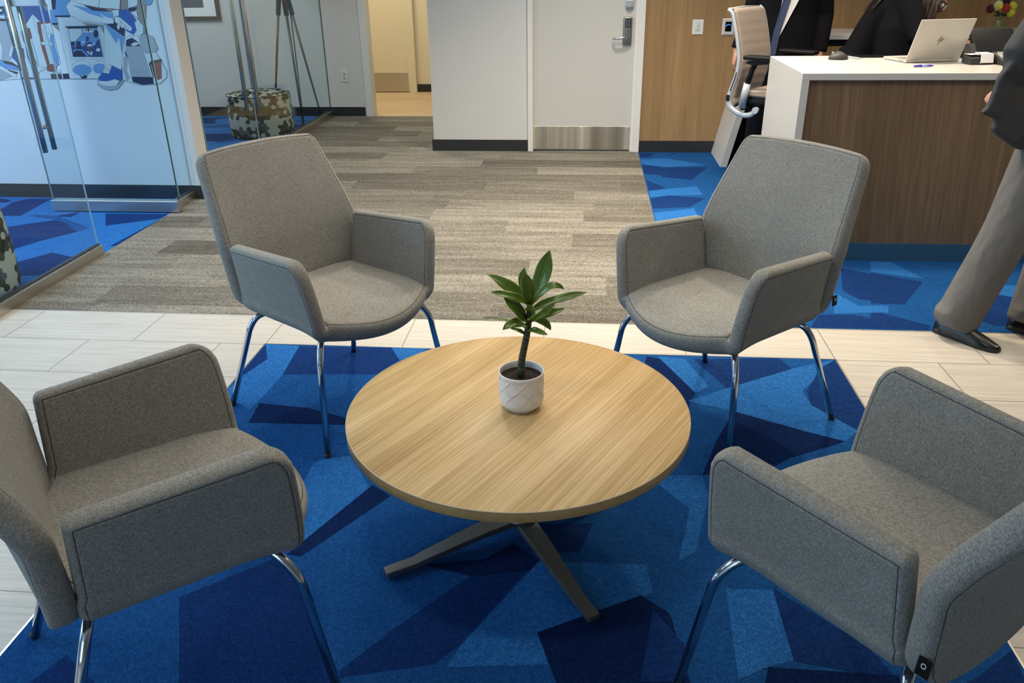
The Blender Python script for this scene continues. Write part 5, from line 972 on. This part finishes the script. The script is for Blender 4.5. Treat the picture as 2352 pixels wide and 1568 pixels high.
front('tie', [(bx - .03, 1.50), (bx + .01, 1.50), (bx + .002, 1.36), (bx - .022, 1.24), (bx - .062, 1.05), (bx - .078, .90), (bx - .118, .90), (bx - .105, 1.05), (bx - .070, 1.24), (bx - .045, 1.36)], 'tie', by - .146, t)
bm = BM(); bmesh.ops.create_uvsphere(bm, u_segments=24, v_segments=16, radius=1, matrix=T @ Matrix.Translation((0, -.022, .045)) @ Matrix.Diagonal((.083, .098, .088, 1)))
obj('hair', bm, 'darkhair', t, smooth=True)

# woman leaning over the desk
bx2, by2 = 1.70, 5.75
J = dict(hemc=(1.80, 5.72, .84), pelvis=(1.755, 5.74, .93), chest=(1.90, 5.66, 1.20), neck=(1.99, 5.61, 1.335), head=(2.068, 5.55, 1.272), fwd=(.80, -.30, -.62), hup=(.55, -.15, .80), side=(.70, .71, 0),
         shl=(1.90, 5.50, 1.29), shr=(2.00, 5.80, 1.29), ell=(1.97, 5.38, 1.08), elr=(2.14, 5.70, 1.10), wrl=(2.06, 5.22, 1.035), wrr=(2.26, 5.45, 1.035),
         hil=(1.74, 5.68, .90), hir=(1.78, 5.86, .90), knl=(1.76, 5.66, .48), knr=(1.81, 5.84, .48), anl=(1.77, 5.68, .09), anr=(1.83, 5.87, .09),
         lh=((.55, -.8, -.12), (0, 0, -1), 1, .25), rh=((.45, -.9, -.10), (0, 0, -1), -1, .25))
t2, T2, g2, o2 = person('person', 'person in black with long brown hair leaning over the desk behind the laptop', (1.68, 5.77, .002), J, 'skindark', 'blackwool', 'blackwool', extra=lambda j, o: ell(j, [(V(1.88, 5.56, 1.27) - o, .09, .08), (V(1.93, 5.53, 1.12) - o, .15, .12), (V(1.95, 5.52, .92) - o, .16, .12)], (1, 0, 0)))
for (x, y) in ((1.77, 5.68), (1.83, 5.87)): shoe(t2, V(x - .05, y + .02, .002) - o2, V(x + .17, y - .09, .002) - o2)
bm = BM(); bmesh.ops.create_uvsphere(bm, u_segments=24, v_segments=16, radius=1, matrix=T2 @ Matrix.Translation((0, -.025, .035)) @ Matrix.Diagonal((.088, .100, .096, 1)))
rnd = random.Random(5)
for k in range(110):     # locks hanging from both sides of the face
    sd = -1 if k % 2 else 1; f = rnd.uniform(-.8, .50)
    a = T2 @ V(sd * .080, f * .09, .02); b = V(a.x + rnd.uniform(-.03, .0), a.y + rnd.uniform(-.02, .02), a.z - .14)
    e = V(a.x + rnd.uniform(-.075, .015), a.y + rnd.uniform(-.03, .03), a.z - rnd.uniform(.22, .36))
    tube(bm, fillet([T2 @ V(sd * .03, f * .08, .11), a, b, e], .05, 3), rnd.choice((.0045, .006)), 5)
for k in range(40):      # and a thin fall down the back
    s = rnd.uniform(-.10, .10); dd = rnd.uniform(-.03, .05); a = T2 @ V(s * .5, -.10, .02); c1 = V(1.93, 5.60 + s, 1.405) - o2; c2 = V(1.81, 5.60 + s, 1.325) - o2; c3 = V(1.745 + dd, 5.60 + s * .8, 1.235 + dd * 1.3) - o2
    tube(bm, fillet([a, c1, c2, c3], .06, 4), .0022, 5)
obj('hair', bm, 'hair', t2, smooth=True)
bm = BM()
for sx in (-1, 1): tube(bm, [T2 @ V(sx * .033 + .024 * math.cos(a), .102, .010 + .018 * math.sin(a)) for a in [k * PI / 10 for k in range(21)]], .0015, 6); tube(bm, [T2 @ V(sx * .057, .10, .014), T2 @ V(sx * .080, .0, .010)], .0015, 6)
tube(bm, [T2 @ V(-.009, .103, .014), T2 @ V(.009, .103, .014)], .0015, 6); obj('glasses', bm, 'silver', t2)

# man in the grey suit at the right frame edge
def flap(j, o):
    pts = [(1.484, .968), (1.512, .985), (1.520, 1.02), (1.535, 1.10), (1.60, 1.19), (1.76, 1.19), (1.80, .82), (1.695, .812), (1.590, .872), (1.553, .898), (1.572, .932)]
    a = [j.verts.new(V(x, 3.27 + .35 * (x - 1.48), z) - o) for x, z in pts]; b = [j.verts.new(V(x, 3.30 + .5 * (x - 1.48), z) - o) for x, z in pts]
    j.faces.new(a); j.faces.new(b[::-1])
    for k in range(len(a)): j.faces.new([a[k], a[(k + 1) % len(a)], b[(k + 1) % len(a)], b[k]])
J = dict(pelvis=(1.93, 3.50, .97), chest=(1.96, 3.53, 1.32), neck=(1.96, 3.53, 1.56), head=(1.99, 3.50, 1.71), fwd=(.67, -.74, -.1), hup=(0, 0, 1), side=(.74, .67, 0), hemc=(1.83, 3.45, .84),
         shl=(1.79, 3.40, 1.46), shr=(2.10, 3.66, 1.47), ell=(1.605, 3.345, 1.175), elr=(2.20, 3.72, 1.18), wrl=(1.655, 3.385, 1.032), wrr=(2.24, 3.62, .94),
         hil=(1.865, 3.44, .93), hir=(2.03, 3.56, .93), knl=(1.745, 3.37, .485), knr=(2.02, 3.49, .49), anl=(1.615, 3.37, .095), anr=(1.955, 3.42, .095),
         lh=((-.92, .15, -.22), (.1, .3, -.9), -1, 1.45), rh=((.1, -.2, -1), (-.7, -.6, 0), 1, .5))
t3, T3, g3, o3 = person('person', 'person in a grey suit and black loafers standing at the right frame edge', (1.93, 3.45, .002), J, 'skin', 'greysuit', 'greytrouser', extra=flap)
for hl, te in (((1.562, 3.425), (1.748, 3.205)), ((1.895, 3.475), (2.08, 3.255))):
    sh, d, s = shoe(t3, V(*hl, .002) - o3, V(*te, .002) - o3)
    c = V(*hl, .002) - o3 + d * .150 + V(0, 0, .070); bm = BM(); tube(bm, [c - s * .022, c + V(0, 0, .006), c + s * .022], .0022, 8)
    for q in (-1, 1): tube(bm, [c + s * q * .026 + (s * math.cos(a) + (d * .8 - V(0, 0, .6)) * math.sin(a)) * .008 for a in [k * PI / 8 for k in range(17)]], .0018, 6)
    bt = obj('horsebit', bm, 'gold', sh)
bm = BM(); bmesh.ops.create_uvsphere(bm, u_segments=24, v_segments=16, radius=1, matrix=T3 @ Matrix.Translation((0, -.022, .045)) @ Matrix.Diagonal((.083, .098, .088, 1)))
obj('hair', bm, 'darkhair', t3, smooth=True)

# ------------------------------------------------------------------ light
def area(name, loc, size, col, power, rot=(0, 0, 0), shape='DISK', size_y=None, spread=None):
    l = bpy.data.lights.new(name, 'AREA'); l.shape = shape; l.size = size; l.color = col; l.energy = power
    if size_y: l.size_y = size_y
    if spread: l.spread = math.radians(spread)
    o = bpy.data.objects.new(name, l); COL.objects.link(o); o.location = loc; o.rotation_euler = rot; return o
WARM = (1.0, .84, .62); NEUT = (1.0, .895, .745)
for i, (x, y, p) in enumerate([(.75, 4.6, 42), (-1.0, 4.5, 28), (.2, 5.9, 26), (2.6, 5.2, 15), (2.8, 3.2, 16), (-1.7, 7.6, 14), (4.3, 4.4, 20), (-.5, 1.2, 7)]):
    area('ceiling_downlight', (x, y, CH - .03), .22, WARM if i in (0, 4) else NEUT, p, spread=125)
area('ceiling_panel', (.1, 4.0, CH - .02), 3.0, NEUT, 60, shape='RECTANGLE', size_y=3.0, spread=135)
area('room_panel', (-4.6, 3.0, CH - .02), 1.6, (.74, .88, 1), 175, shape='RECTANGLE', size_y=3.)
area('window_daylight', (-7.9, 1.2, 1.5), 3.2, (.45, .73, 1.), 150, rot=(0, -PI / 2, 0), shape='RECTANGLE', size_y=3.4)
area('room_panel', (-4.6, 7.1, CH - .02), 1.4, (.86, .95, 1), 62, shape='RECTANGLE', size_y=1.8)
area('hall_panel', (-2.6, 9.9, CH - .02), .8, (1, .86, .62), 38, shape='RECTANGLE', size_y=.8)
area('window_daylight', (-2.0, -2.9, 1.5), 2.4, (.68, .84, 1.), 32, rot=(PI / 2, 0, 0), shape='RECTANGLE', size_y=2.2)
W = bpy.data.worlds.new('world'); bpy.context.scene.world = W; W.use_nodes = True
W.node_tree.nodes['Background'].inputs[0].default_value = (.7, .8, 1, 1); W.node_tree.nodes['Background'].inputs[1].default_value = .1

# ------------------------------------------------------------------ camera
cam = bpy.data.cameras.new('camera'); co = bpy.data.objects.new('camera', cam); COL.objects.link(co)
cam.sensor_width = 36; cam.lens = 1850 / 2352 * 36; cam.clip_start = .02
r, d, f = V(.99595613, .08891161, -.01288812), V(.02630471, -.4257604, -.9044535), V(-.08590367, .900457, -.42637748)
mt = Matrix((r, -d, -f)).transposed().to_4x4(); mt.translation = (0, 0, 1.51); co.matrix_world = mt
sc = bpy.context.scene; sc.camera = co
sc.view_settings.view_transform = 'Standard'; sc.view_settings.look = 'None'; sc.view_settings.gamma = 1; sc.view_settings.use_curve_mapping = False
sc.view_settings.exposure = 0.0
